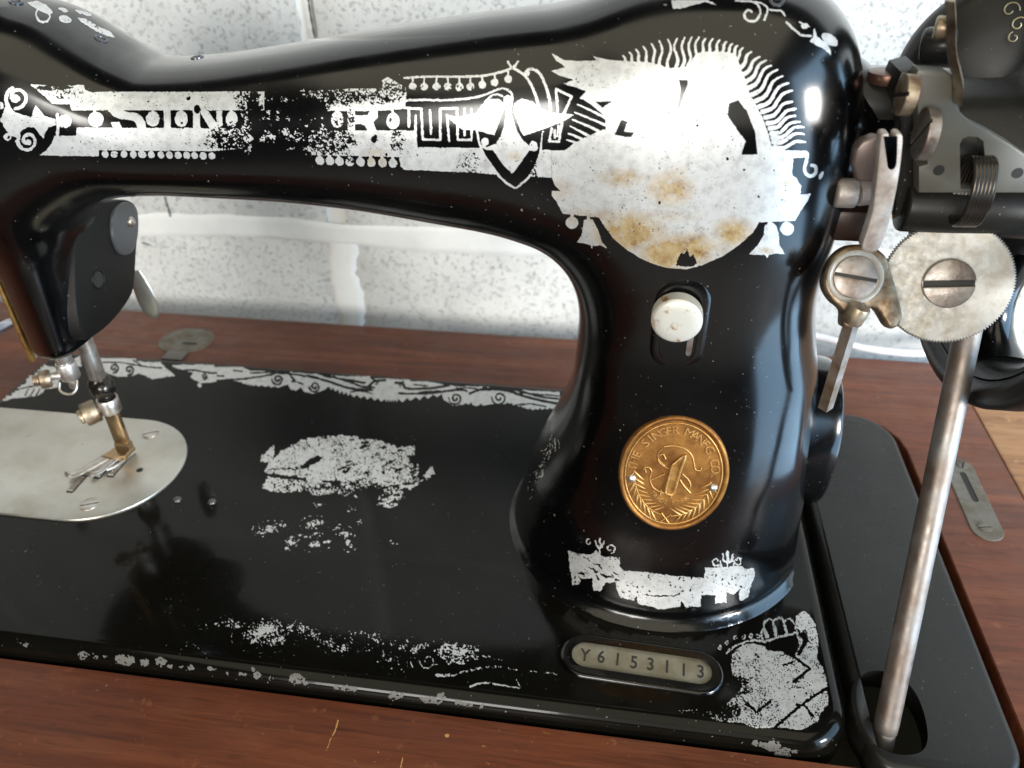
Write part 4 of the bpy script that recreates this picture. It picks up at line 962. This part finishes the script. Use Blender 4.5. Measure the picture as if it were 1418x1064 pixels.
for x, y, rx, ry, d in ((372, 138, 14, 5, .5), (395, 140, 16, 7, .42), (372, 190, 14, 10, .55), (392, 183, 14, 8, .5), (410, 190, 16, 8, .5), (384, 166, 8, 9, .5), (365, 166, 5, 4, .5), (425, 130, 14, 7, .5), (360, 140, 8, 8, .6), (345, 205, 10, 6, .5), (440, 210, 12, 4, .6), (405, 205, 10, 3, .4)): A.blob(x, y, rx, ry, d)
A.stain(514, 222, 7, 8, .8); A.stain(531, 223, 7, 8, .5); A.stain(520, 212, 20, 6, .4); A.stain(712, 216, 12, 8, .5)
A.build('transfer_band', 'worn silver lettering band along the arm', F, 11, cell=(1.1, 2.0, 5), grain=.035, warp=.4)

# --- great winged figure on the upright
B = Art(752, 50, 1168, 378)
B.org(0, 0, 1)
sol = [(763, 73), (780, 83), (799, 85), (827, 84), (821, 78), (842, 83), (864, 85), (895, 86), (914, 90), (926, 95), (954, 93), (963, 75), (974, 72), (1003, 72.5), (1019, 75), (1025, 93), (1031, 108), (1038, 130), (1047, 146), (1056, 164), (1064, 186), (1068, 202), (1076, 208),
       (1117, 209), (1117, 218), (1098, 219), (1097, 243), (1103, 247), (1109, 258), (1108, 270), (1123, 268), (1118, 278), (1105, 298), (1101, 306), (1051, 308), (1042.6, 322), (1022.5, 340), (1000.5, 355), (973, 367), (951, 373), (923, 371), (903, 365), (886.6, 357.7),
       (868, 345.8), (850, 331), (839, 316), (829, 301), (779.4, 296), (771, 280), (762, 268.8), (756.5, 264.5), (776.6, 264.8), (769, 258), (764, 246), (752, 245), (752, 208.5), (782, 208.5), (795, 199), (806, 193), (822, 185), (839, 178), (838, 162), (824, 152), (803, 136), (812, 127), (797, 121), (780, 116), (795, 110.7), (775, 105), (763, 98.4), (783, 93.4), (770, 84)]
B.poly(sol)
tips = [(862.6, 77.6), (872, 73), (881, 69), (891, 65), (902, 60.5), (913, 57.4), (925, 55), (937.7, 53.4), (948, 52.7), (958, 52), (968, 52), (977.4, 53.4), (987, 54.3), (996.6, 55.9), (1006, 58.3), (1014, 61), (1021, 63.6), (1029, 66.7), (1040, 72), (1052, 79), (1061, 84), (1068, 90.6), (1076.7, 96.8), (1084, 105.5), (1092, 115), (1097, 125.7), (1097, 141), (1102, 151), (1101, 160.7), (1107, 169), (1113, 176), (1113, 185.6), (1115, 197)]
roots = [(869, 90), (878, 90), (888, 91), (899, 92), (909, 98), (917, 100), (928, 102), (935, 96), (944, 95), (952, 93), (959, 88), (970, 78), (979, 76), (989, 75), (998, 75), (1006, 76), (1014, 78), (1019, 84), (1025, 94), (1028, 104), (1033, 113), (1037, 122), (1042, 131), (1047, 140), (1051, 148), (1056, 155), (1060, 163), (1063, 171), (1066, 178), (1068, 185), (1070, 191), (1071, 197), (1073, 204)]
for i, (a, b) in enumerate(zip(tips, roots)):
    mx_, my_ = (a[0]+b[0])/2, (a[1]+b[1])/2; dx, dy = b[0]-a[0], b[1]-a[1]; L_ = math.hypot(dx, dy); k = (1 if i > 6 else -1)*.07*L_
    P = [a, (a[0]*.7+b[0]*.3-dy/L_*k, a[1]*.7+b[1]*.3+dx/L_*k), (a[0]*.3+b[0]*.7+dy/L_*k, a[1]*.3+b[1]*.7-dx/L_*k), b]
    B.line(P, 2.2, 1, 6.6 if i > 17 else 5.0)
for a, b in (((800, 145), (838, 163)), ((796, 156), (840, 174)), ((792, 165.6), (828, 181)), ((789, 174.6), (814, 188)), ((787, 185), (806, 193)), ((785, 194), (799, 199))): B.line([a, ((a[0]+b[0])/2, (a[1]+b[1])/2-.5), b], 1.6, 1, 4.2)
for P in ([(806, 140), (822, 150), (836, 161)], [(800, 150), (820, 163), (837, 171)], [(798, 162), (820, 173), (838, 179)], [(797, 171), (812, 180), (823, 184)], [(792, 180), (803, 187), (812, 190)]): B.line(P, 5.5, 0, 2)
for a, b in (((800, 145), (838, 163)), ((796, 156), (840, 174)), ((792, 165.6), (828, 181)), ((789, 174.6), (814, 188)), ((787, 185), (806, 193))): B.line([a, ((a[0]+b[0])/2, (a[1]+b[1])/2-.5), b], 1.6, 1, 3.2)
B.org(740, 0, 3.2227)
for P in ([(645, 357), (685, 357), (682, 385), (665, 435), (645, 487), (636, 482), (648, 430), (652, 395)], [(868, 462), (910, 447), (950, 500), (985, 590), (996, 690), (922, 692), (942, 630), (890, 560), (862, 515)], [(388, 535), (415, 543), (400, 588), (445, 592), (432, 612), (400, 610), (358, 602)], [(272, 455), (348, 452), (305, 482)]): B.poly(P, 0)
for x, y, r_ in ((460, 483, 1.6), (187, 354, 1.3), (600, 505, 2.2), (728, 560, 2.4), (862, 709, 2.6), (936, 758, 2.0), (1000, 878, 2.0), (558, 905, 2.4), (262, 663, 1.2), (570, 598, 1), (490, 857, 1), (1070, 760, 1.2), (776, 490, 1), (660, 600, 1), (705, 640, 1.1), (1120, 850, 1.2)): B.dot(x, y, r_, r_*.7, 0, x)
B.org(0, 0, 1); B.poly([(936, 367), (939, 358), (943, 350), (948, 352), (952, 344), (955, 356), (960, 352), (965, 364), (961, 369), (950, 370)], 0)
B.line([(1112, 213), (1118, 214), (1114, 236), (1121, 244), (1129, 240), (1129, 231), (1124, 229)], 4.6, sm=4)
B.dot(1137, 243, 2.6, 6, 1, .5)
B.dot(792, 308.5, 8.6, 8.4); B.line([(792, 296), (792, 302)], 4); B.line([(815, 297), (815, 304)], 4)
B.org(740, 190, 5.457).poly([(375, 628), (405, 616), (440, 622), (480, 700), (510, 790), (552, 840), (500, 820), (440, 820), (433, 845), (425, 818), (370, 800), (322, 797), (360, 740), (370, 670)])
B.org(940, 190, 5.457).poly([(650, 662), (690, 636), (732, 662), (752, 720), (760, 820), (800, 885), (740, 878), (680, 890), (665, 918), (655, 892), (600, 890), (530, 887), (600, 810), (640, 740)]); B.dot(817, 692, 9.6, 9.2)
B.org(0, 0, 1)
for a in ((860, 246, 30, 13, .8), (928, 262, 32, 24, .95), (872, 322, 48, 28, 1.3), (925, 350, 40, 26, 1.4), (960, 345, 30, 24, 1.2), (1016, 322, 28, 20, 1.1), (1094, 254, 13, 10, .6), (830, 300, 60, 12, .45), (770, 262, 25, 16, .35), (940, 240, 14, 14, .4), (905, 300, 60, 10, .35), (985, 340, 40, 20, .4), (1062, 347, 12, 6, .6)): B.stain(*a)
B.worn(1085, 250, 34, 30, .93); B.worn(860, 240, 90, 50, .975); B.worn(1000, 230, 120, 40, .972); B.worn(930, 340, 80, 25, .965); B.worn(1060, 330, 20, 22, .93)
B.a[(B.X < 764) & (B.Y > 200)] = 0
B.build('transfer_figure', 'large silver winged ornament on the upright', F, 23, hits=.86, cell=(1.0, 1.8, 4), grain=.032, warp=.35)

# --- band round the foot of the upright
C = Art(778, 740, 1052, 848); C.org(760, 720, 3.324)
C.poly([(90, 140), (150, 158), (185, 160), (215, 140), (245, 165), (330, 172), (325, 215), (345, 235), (430, 240), (600, 260), (712, 268), (720, 222), (890, 212), (900, 225), (948, 222), (945, 262), (930, 300), (915, 360), (880, 375), (872, 345), (880, 318), (850, 345), (815, 330), (818, 382), (765, 385), (768, 345), (700, 345), (697, 402), (660, 396), (630, 402), (610, 370), (606, 400), (520, 411), (470, 400), (410, 385), (405, 345), (395, 370), (330, 360), (312, 320), (305, 290), (258, 290), (240, 330), (205, 325), (200, 270), (150, 270), (140, 298), (108, 297), (104, 250), (96, 225)])
for k in range(26):
    q = random.Random(k); x, y = q.uniform(110, 320), q.uniform(160, 280); a = q.uniform(.3, 1.1); C.line([(x, y), (x+q.uniform(12, 40)*math.cos(a), y+q.uniform(8, 26)*math.sin(a))], q.uniform(.8, 2.4), 0)
for k in range(46):
    q = random.Random(k+100); x, y = q.uniform(320, 900), q.uniform(240, 390); C.dot(x, y, q.uniform(.6, 2.0), q.uniform(.6, 1.4), 0, q.uniform(0, 3))
C.dot(120, 265, 1.6, 2, 0); C.dot(122, 285, 1.6, 2, 0); C.line([(440, 345), (530, 352), (600, 345)], 1.4, 0)
C.line([(235, 160), (232, 130)], 1.8); C.line([(215, 98), (222, 122), (240, 128), (255, 98)], 2.4); C.line([(235, 85), (237, 122)], 3, 1, 2); C.spiral(284, 134, 8, 24, 1, 7.6, 1.8); C.spiral(184, 103, 5, 15, 0, 5, 1.6)
C.line([(823, 190), (823, 216)], 1.8); C.line([(800, 160), (808, 190), (840, 190), (846, 160)], 3); C.line([(823, 150), (824, 188)], 5, 1, 3); C.spiral(770, 192, 6, 22, 0, -5.6, 2.2); C.spiral(870, 186, 6, 22, 3.1, 8.8, 2.2); C.line([(790, 190), (796, 218)], 2.2); C.line([(852, 190), (848, 218)], 2.2)
C.org(0, 0, 1); C.worn(815, 785, 50, 26, .84); C.worn(880, 812, 60, 22, .84); C.worn(792, 772, 18, 22, .72); C.worn(845, 822, 22, 12, .8); C.worn(968, 835, 14, 8, .8)
C.build('transfer_foot_band', 'silver border round the foot of the upright', F, 37, cell=(1.3, 3, 6), grain=.04, warp=.9)

# --- corner ornament on the bed
D = Art(920, 836, 1160, 1020); D.org(760, 720, 3.324)
D.poly([(845, 620), (890, 578), (940, 568), (985, 580), (1010, 602), (1080, 612), (1130, 640), (1150, 600), (1155, 560), (1165, 522), (1135, 495), (1140, 440), (1180, 420), (1225, 470), (1230, 500), (1245, 560), (1232, 640), (1262, 680), (1275, 720), (1280, 770), (1285, 810), (1280, 862), (1250, 890), (1240, 932), (1200, 950), (1160, 970), (1100, 962), (1040, 955), (960, 962), (880, 935), (780, 925), (700, 900), (640, 890), (560, 880), (700, 872), (780, 880), (870, 800), (890, 760), (850, 720), (838, 670)])
for P, w_ in (([(1128, 632), (1200, 686), (1130, 745)], 4.2), ([(900, 832), (955, 888), (1022, 834)], 3.6), ([(1040, 958), (1165, 850), (1295, 765)], 4.0), ([(1140, 852), (1172, 852), (1215, 905)], 3.5), ([(1080, 670), (1125, 655)], 2), ([(950, 620), (965, 630)], 3), ([(1135, 745), (1140, 775), (1160, 775)], 1)): D.line(P, w_, 0, sm=0)
D.line([(1170, 530), (1180, 560), (1150, 620)], 9, 0, 4)
D.poly([(1015, 590), (1060, 545), (1140, 525), (1148, 570), (1130, 620), (1090, 612)], 0)
for P in ([(985, 560), (978, 520), (995, 508), (1015, 560)], [(1000, 545), (990, 480), (1020, 455), (1040, 490), (1048, 545)], [(1045, 540), (1035, 470), (1065, 452), (1085, 480), (1095, 530)], [(1095, 530), (1085, 475), (1112, 458), (1135, 490), (1145, 525)]): D.line(P, 2.8)
D.line([(820, 612), (870, 575), (940, 556), (1000, 560), (1060, 540), (1140, 522)], 3); D.line([(1140, 520), (1155, 570), (1140, 620)], 2.6)
for x, y in ((788, 590), (820, 568), (858, 546), (897, 541), (930, 537), (962, 536)): D.spiral(x, y, 6, 9, 0, 5.4, 1.7)
D.org(0, 0, 1)
for x, y, rx, ry, d in ((1020, 950, 44, 36, .45), (1000, 985, 60, 26, .35), (960, 990, 60, 16, .22), (1045, 960, 40, 60, .72), (1020, 920, 34, 40, .75), (1060, 905, 40, 30, .86), (1105, 960, 40, 60, .86), (1125, 900, 18, 50, .78)): D.worn(x, y, rx, ry, d, .7)
D.build('transfer_corner', 'silver fan ornament in the near right corner of the bed', Fbed, 51, cell=(1.0, 2.2, 6), grain=.06, warp=1.1)

# --- scroll border along the back of the bed
E_ = Art(0, 484, 778, 572); E_.org(280, 470, 2.727)
top = [(0, 112), (60, 104), (150, 104), (182, 120), (330, 122), (400, 131), (540, 140), (620, 140), (720, 150), (850, 160), (950, 178), (1060, 178), (1200, 192), (1350, 200)]
bot = [(1350, 232), (1330, 258)]
def teeth(P, n, amp):
    out = []
    for (a, b) in zip(P[:-1], P[1:]):
        for i in range(n):
            t = i/n; out.append((a[0]+(b[0]-a[0])*t, a[1]+(b[1]-a[1])*t)); t = (i+.55)/n; out.append((a[0]+(b[0]-a[0])*t, a[1]+(b[1]-a[1])*t+amp))
    return out+[P[-1]]
bot += teeth([(1330, 258), (1240, 262), (1150, 236)], 5, 6)+[(1130, 240), (1060, 250)]+teeth([(1040, 235), (950, 248), (912, 225)], 4, 6)+teeth([(905, 205), (740, 226), (690, 226), (560, 205), (480, 178)], 5, 13)+[(450, 196), (420, 206), (385, 198), (370, 180), (350, 192), (335, 192), (325, 172)]+teeth([(300, 178), (200, 172), (150, 162)], 4, 7)+[(90, 152), (0, 155)]
E_.poly(top+bot)
for P, w_ in (([(90, 152), (160, 150), (240, 138), (310, 130), (380, 138), (440, 150)], 1.8), ([(400, 138), (470, 158), (560, 186), (640, 192)], 2.4), ([(430, 128), (520, 150), (600, 178), (650, 182)], 2.0), ([(630, 176), (650, 160), (690, 155)], 2.4), ([(730, 165), (758, 168), (772, 186), (850, 186), (930, 176)], 2.6), ([(742, 205), (850, 205), (960, 192), (1000, 196)], 2.2), ([(1010, 205), (1060, 190), (1150, 195), (1230, 220), (1345, 245)], 2.6), ([(1060, 184), (1180, 192), (1260, 214), (1345, 226)], 2.0), ([(380, 170), (340, 158)], 2), ([(330, 132), (350, 156)], 2), ([(540, 155), (615, 165)], 2.0), ([(800, 172), (850, 176)], 1.6), ([(1180, 250), (1240, 245), (1300, 256)], 1.6), ([(10, 135), (80, 140)], 2)): E_.line(P, w_*1.45, 0)
for x, y, r_ in ((285, 152, 26), (425, 180, 26), (957, 224, 30), (1122, 222, 34)): E_.dot(x, y, r_/2.727*1.0, r_/2.727*.8, 1); E_.spiral(x, y, 4, r_*.85, 0, 9.5, 3.2, 0, 2.4)
for P in ([(180, 128), (260, 126), (330, 126)], [(460, 140), (540, 152), (590, 158)], [(560, 200), (600, 196), (640, 205)], [(820, 200), (880, 196), (930, 198)], [(960, 186), (1000, 184), (1040, 188)], [(1200, 202), (1270, 208), (1345, 214)], [(120, 118), (150, 122)], [(640, 150), (665, 160), (655, 172)], [(760, 160), (745, 168), (750, 180)]): E_.line(P, 2.2, 0)
for x, y in ((352, 178), (1035, 238)): E_.dot(x, y, 6, 5.6)
E_.org(0, 460, 3.8)
E_.poly([(0, 370), (35, 325), (60, 300), (140, 270), (140, 228), (220, 168), (255, 180), (300, 188), (315, 290), (250, 300), (200, 335), (130, 345), (60, 352)]); E_.poly([(380, 150), (420, 125), (430, 180), (400, 185)])
for x in (150, 180, 210, 240): E_.line([(x, 300), (x-18, 335)], 2, 0)
E_.line([(60, 315), (150, 290), (280, 275)], 1.8, 0); E_.line([(200, 240), (210, 262)], 1.6, 0)
E_.poly([(520, 130), (600, 136), (720, 142), (760, 160), (840, 160), (880, 195), (925, 232), (860, 238), (800, 250), (770, 232), (730, 218), (690, 232), (620, 236), (560, 214), (530, 190)])
for x, y in ((600, 190), (680, 200)): E_.spiral(x, y, 5, 26, 0, 8, 3.0, 0)
E_.line([(540, 160), (640, 162), (760, 182), (850, 190)], 2.2, 0); E_.line([(700, 150), (740, 172)], 2, 0)
E_.poly([(900, 178), (960, 172), (1040, 172), (1140, 178), (1140, 262), (1060, 270), (1000, 240), (1020, 215), (930, 190)]); E_.line([(950, 205), (1020, 200), (1100, 215), (1140, 215)], 2.6, 0); E_.spiral(1075, 235, 4, 18, 0, 8, 2.2, 0); E_.dot(1050, 280, 3, 3)
E_.org(0, 0, 1); E_.worn(400, 530, 900, 90, .975)
E_.build('transfer_back_border', 'silver scroll border along the back edge of the bed', Fbed, 61, cell=(1.0, 2, 4), t0=200., grain=.02, warp=.5)

# --- worn emblem in the middle of the bed
G = Art(340, 590, 620, 780); G.org(280, 470, 2.727)
G.poly([(250, 470), (300, 420), (380, 380), (480, 362), (600, 368), (680, 385), (740, 410), (800, 402), (800, 436), (770, 440), (800, 480), (820, 530), (868, 480), (880, 505), (850, 530), (800, 560), (760, 580), (740, 630), (700, 640), (650, 620), (690, 570), (620, 560), (580, 600), (500, 580), (440, 592), (380, 572), (280, 582), (225, 560), (245, 530), (235, 500)])
G.poly([(272, 400), (262, 465), (215, 465), (225, 440)])
G.poly([(360, 486), (430, 440), (462, 446), (400, 486)], 0); G.line([(240, 512), (300, 520), (390, 530)], 5, 0); G.line([(250, 492), (380, 490)], 2, 0); G.line([(442, 378), (442, 400)], 2.2, 0); G.dot(505, 545, 7, 5, 0)
q = random.Random(8)
for k in range(170):
    x = q.uniform(430, 840); y = q.uniform(370, 640); 
    if q.random() < .35+.65*(x-430)/400: G.line([(x, y), (x+q.uniform(6, 26), y-q.uniform(-4, 12))], q.uniform(1.0, 3.6), 0)
G.line([(815, 470), (812, 540)], 2)
for x, y, rx, ry in ((255, 715, 16, 7), (300, 705, 10, 4), (225, 730, 8, 3), (420, 700, 12, 8), (440, 690, 8, 5), (340, 765, 10, 8), (370, 745, 10, 4), (430, 775, 14, 7), (470, 765, 8, 3), (510, 715, 9, 3), (540, 735, 9, 7), (555, 770, 7, 8), (720, 770, 4, 2), (590, 690, 3, 2), (440, 625, 6, 2), (560, 640, 5, 2), (320, 790, 4, 2)): G.blob(x, y, rx, ry, .62)
for x, y, rx, ry in ((420, 740, 60, 14), (280, 720, 30, 9), (530, 740, 26, 16)): G.blob(x, y, rx/2.7, ry/2.7, .5)
G.org(0, 0, 1)
for x, y, rx, ry, d in ((480, 684, 150, 24, .46), (560, 650, 60, 44, .62), (520, 640, 80, 40, .74), (400, 672, 50, 14, .60), (530, 690, 60, 22, .5), (430, 740, 90, 24, .42), (370, 640, 20, 30, .75)): G.worn(x, y, rx, ry, d, .6)
G.build('transfer_bed_emblem', 'flaking silver emblem in the middle of the bed', Fbed, 71, cell=(1.1, 2.4, 5), t0=180., grain=.06, warp=1.6)

# --- nearly rubbed away border along the front of the bed
J = Art(255, 850, 830, 990)
J.org(0, 720, 2.836)
for x, y, rx, ry in ((1035, 440, 30, 20), (1060, 425, 22, 18), (1000, 460, 22, 14), (1080, 470, 20, 12), (905, 405, 12, 8), (860, 410, 12, 5), (800, 412, 8, 4), (945, 415, 8, 5), (1140, 425, 10, 8), (1185, 430, 10, 10), (1230, 450, 12, 10), (1270, 480, 10, 8), (1340, 505, 16, 7), (1300, 495, 10, 4)): J.blob(x, y, rx, ry, .50)
J.org(450, 800, 3.545)
for x, y, rx, ry in ((180, 275, 14, 5), (230, 285, 10, 5), (260, 305, 8, 8), (140, 295, 8, 5), (90, 345, 12, 6), (60, 355, 8, 6), (120, 325, 8, 5), (330, 322, 14, 6), (378, 340, 8, 8), (415, 320, 10, 5), (455, 345, 16, 8), (435, 375, 8, 8), (20, 310, 8, 8), (345, 435, 12, 8), (290, 410, 14, 5), (320, 410, 8, 5), (500, 330, 8, 4), (480, 340, 8, 6)): J.blob(x, y, rx, ry, .43)
J.spiral(505, 410, 2, 46, 0, 10.5, 1.4); J.line([(430, 440), (420, 415), (440, 385)], 1.3)
J.poly([(530, 358), (560, 350), (590, 322), (620, 330), (650, 318), (640, 350), (670, 362), (700, 340), (730, 345), (760, 350), (745, 380), (730, 398), (700, 425), (650, 432), (640, 415), (600, 432), (580, 400), (560, 390)])
J.line([(730, 402), (780, 388), (850, 400), (885, 415)], 4.5, 1, 1); J.line([(550, 480), (620, 480), (700, 458), (800, 440), (870, 440), (945, 455)], 4.2, 1, 2); J.line([(715, 535), (760, 520), (830, 522), (960, 545)], 3.2, 1, 1.2); J.line([(930, 480), (962, 545)], 1.2); J.line([(945, 458), (1020, 462), (1100, 466), (1140, 478)], 2.0)
J.org(760, 720, 3.324); J.line([(340, 815), (390, 830), (455, 858)], 4); J.line([(90, 790), (140, 800)], 4); 
J.org(0, 0, 1); J.worn(365, 873, 28, 20, .80, .8); J.worn(690, 915, 140, 42, .40, .4); J.worn(790, 960, 100, 40, .25, .5);
J.blob(366, 873, 20, 13, .72); J.blob(330, 866, 10, 6, .6); J.blob(640, 902, 22, 10, .62)
for k in range(60):
    q = random.Random(k+7); t = q.random(); J.blob(390+t*230, 868+t*35+q.uniform(-16, 22), q.uniform(1.5, 6), q.uniform(1, 3.2), q.uniform(.28, .5))
J.build('transfer_front_border', 'rubbed silver border along the front of the bed', Fbed, 83, kind='stuff', cell=(1.0, 1.9, 4))

# --- scrolls on the head and on the shoulder
K = Art(0, 110, 82, 218); K.org(0, 100, 7.09)
K.poly([(-10, 470), (20, 450), (35, 380), (60, 320), (85, 300), (110, 350), (150, 398), (230, 422), (310, 440), (325, 385), (350, 328), (395, 378), (440, 430), (560, 468), (560, 520), (480, 542), (445, 590), (435, 655), (380, 600), (335, 540), (270, 540), (215, 568), (185, 620), (180, 650), (120, 628), (60, 575), (25, 500)])
K.spiral(165, 248, 18, 112, .4, 8.0, 5.0, 1, 4.4); K.dot(155, 262, 5.6, 5.6); K.spiral(272, 672, 20, 108, 1.2, 9.4, 4.6, 1, 3.6); K.dot(280, 690, 4.5, 4.0)
K.line([(70, 320), (60, 260), (75, 200), (120, 155)], 5); K.line([(185, 620), (180, 690), (215, 750)], 5); K.dot(75, 635, 5.4); K.dot(85, 640, 2, 2.5, 0); K.dot(5, 330, 4.5, 5)
K.build('transfer_head_scroll', 'silver scrolls on the front of the head', F, 91)
L1 = Art(30, 0, 170, 62); L1.org(0, 0, 3.545)
L1.poly([(130, 15), (180, 5), (225, 25), (262, 60), (245, 75), (215, 65), (170, 40)]); L1.spiral(218, 78, 22, 46, -.6, 4.4, 2.6); L1.dot(320, 96, 9, 5, 1, .3); L1.dot(310, 50, 7, 2.5, 1, .3)
L1.poly([(378, 88), (420, 92), (480, 130), (540, 155), (568, 188), (520, 178), (470, 155), (400, 112)]); L1.dot(410, 65, 12, 2.5, 1, .3); L1.org(0, 0, 1); L1.worn(130, 35, 50, 30, .75); L1.worn(60, 15, 30, 20, .85)
L1.build('transfer_head_top', 'small silver curls on top of the head', F, 95)
L2 = Art(925, 0, 1160, 84); L2.org(740, 0, 3.2227)
L2.poly([(610, 2), (618, 40), (650, 42), (700, 26), (760, 10), (822, 26), (775, 0), (690, -4)]); L2.spiral(962, 62, 8, 56, 5.5, -1.5, 3.0); L2.line([(900, 4), (1000, 12), (1040, 40), (1025, 92)], 2.4); L2.line([(1050, 45), (1100, 50), (1118, 72)], 2.4); L2.line([(1125, 100), (1160, 135), (1195, 158), (1232, 162)], 3.2); L2.dot(1205, 118, 5, 4); L2.line([(1180, 100), (1225, 120)], 1.6)
L2.poly([(1248, 125), (1262, 165), (1308, 198), (1328, 252), (1285, 215), (1228, 188), (1242, 165)]); L2.dot(1318, 178, 13, 7, 1, .6)
L2.build('transfer_shoulder', 'small silver scrolls on the shoulder of the upright', F, 97)

# --- chips down to grey iron along the front edge of the bed
Q = Art(0, 880, 1160, 1064)
q = random.Random(3)
Q.org(0, 720, 2.836)
for x, y, rx, ry in ((100, 493, 4, 3), (325, 532, 6, 6), (378, 538, 4, 3), (410, 538, 3, 2.5), (490, 550, 15, 7), (568, 560, 6, 5), (632, 558, 8, 6), (668, 576, 4, 3), (712, 580, 3, 2), (752, 582, 6, 3), (832, 586, 6, 3), (892, 606, 2, 2), (955, 606, 5, 3), (1010, 610, 6, 5), (992, 585, 3, 4), (1064, 622, 3, 3), (1165, 625, 11, 7), (1200, 642, 4, 3), (1350, 660, 14, 4)): Q.dot(x, y, rx, ry, 1, .1)
Q.org(450, 800, 3.545)
for x, y, rx, ry in ((85, 540, 11, 4), (145, 545, 4, 4), (340, 580, 9, 6), (370, 575, 5, 4), (520, 600, 16, 5), (570, 585, 6, 6), (655, 612, 6, 4), (700, 625, 9, 3), (770, 632, 3, 3)): Q.dot(x, y, rx, ry, 1, .1)
Q.org(1068, 800, 4.031)
for x, y, rx, ry in ((10, 940, 12, 7), (-60, 930, 14, 4), (90, 965, 16, 3), (60, 985, 12, 3)): Q.dot(x, y, rx, ry, 1, .1)
Q.org(0, 0, 1); Q.worn(600, 970, 2000, 300, .66, .2)
Q.build('edge_chips', 'chips showing bare grey iron along the front edge of the bed', Fbed, 103, kind='stuff', lift=.04, mat_=CHIP, cell=(1.8, 3, 5), warp=1.6)

# --- hairline scratches
SCR = mat('pale_scratch', (.30, .30, .29), .5, build=chipf)
R1 = Art(722, 585, 782, 705); q = random.Random(12)
R1.org(0, 0, 1)
for k in range(34):
    t = q.random(); x = 768-t*34+q.uniform(-5, 6); y = 600+t*80+q.uniform(-8, 8); a = q.uniform(1.1, 2.2); L_ = q.uniform(5, 22)
    R1.line([(x, y), (x+L_*math.cos(a)*.5, y+L_*math.sin(a)*.6), (x+L_*math.cos(a+.3), y+L_*math.sin(a+.3))], q.uniform(.5, .9))
R1.worn(750, 640, 60, 90, .62)
R1.build('scratches', 'cluster of hairline scratches on the left edge of the upright', F, 141, mat_=SCR, kind='stuff', grain=.02, warp=.2)
R2 = Art(0, 700, 1120, 1010); R2.org(0, 0, 1)
for k in range(26):
    x, y = q.uniform(20, 760), q.uniform(720, 930)
    if y > 880+x*.125: continue
    a = q.uniform(-.9, .3) if k % 3 else q.uniform(.8, 1.4); L_ = q.uniform(8, 46); R2.line([(x, y), (x+L_*.5*math.cos(a), y+L_*.5*math.sin(a)+q.uniform(-1, 1)), (x+L_*math.cos(a), y+L_*math.sin(a))], q.uniform(.32, .55))
R2.line([(238, 918), (262, 890)], .8); R2.line([(262, 888), (288, 908)], .7)
R2.worn(400, 850, 900, 400, .42)
R2.build('scratches', 'faint hairline scratches scattered over the bed', Fbed, 151, mat_=SCR, kind='stuff', grain=.02, warp=.2)

# --- scratches through the varnish of the front strip and pale flecks along it
SCW = mat('raw_wood_scratch', (.42, .20, .06), .6, build=chipf)
R3 = Art(0, 905, 1180, 1064); R3.org(0, 0, 1)
R3.line([(468, 998), (464, 1012), (458, 1024), (452, 1040)], 2.2, 1, .9); R3.line([(558, 1050), (555, 1064)], 1.6); R3.dot(619, 1019, 3.2, 2.6)
for k in range(40):
    x = q.uniform(0, 1120); y = q.uniform(912+x*.128, 1060)
    if q.random() < .5: R3.line([(x, y), (x+q.uniform(3, 12), y+q.uniform(-2, 4))], q.uniform(.4, .8))
    else: R3.dot(x, y, q.uniform(.5, 1.2), q.uniform(.4, .8))
R3.build('varnish_scratches', 'raw wood scratches through the varnish in front of the machine', lambda x, y, z: z-TZ+0*x, 161, mat_=SCW, kind='stuff', grain=.02, warp=.4, par=table)

# --- thin dark cracks in the blocks
m = MB()
for pts in ([(424, -30), (427, 0), (431, 26), (436, 52)], [(228, 272), (232, 286), (236, 300)], [(196, 336), (226, 345), (262, 352), (286, 372), (300, 392)]):
    P = smooth_path([on(p, 1, WY-.2) for p in pts], 6); tube(m, P, [.35+.35*abs(math.sin(i*.9)) for i in range(len(P))], 6, .4, side=(1, 0, 0))
m.obj('crack', mat('crack_grey', (.10, .11, .11), .9), wall, smooth=60, kind='stuff')
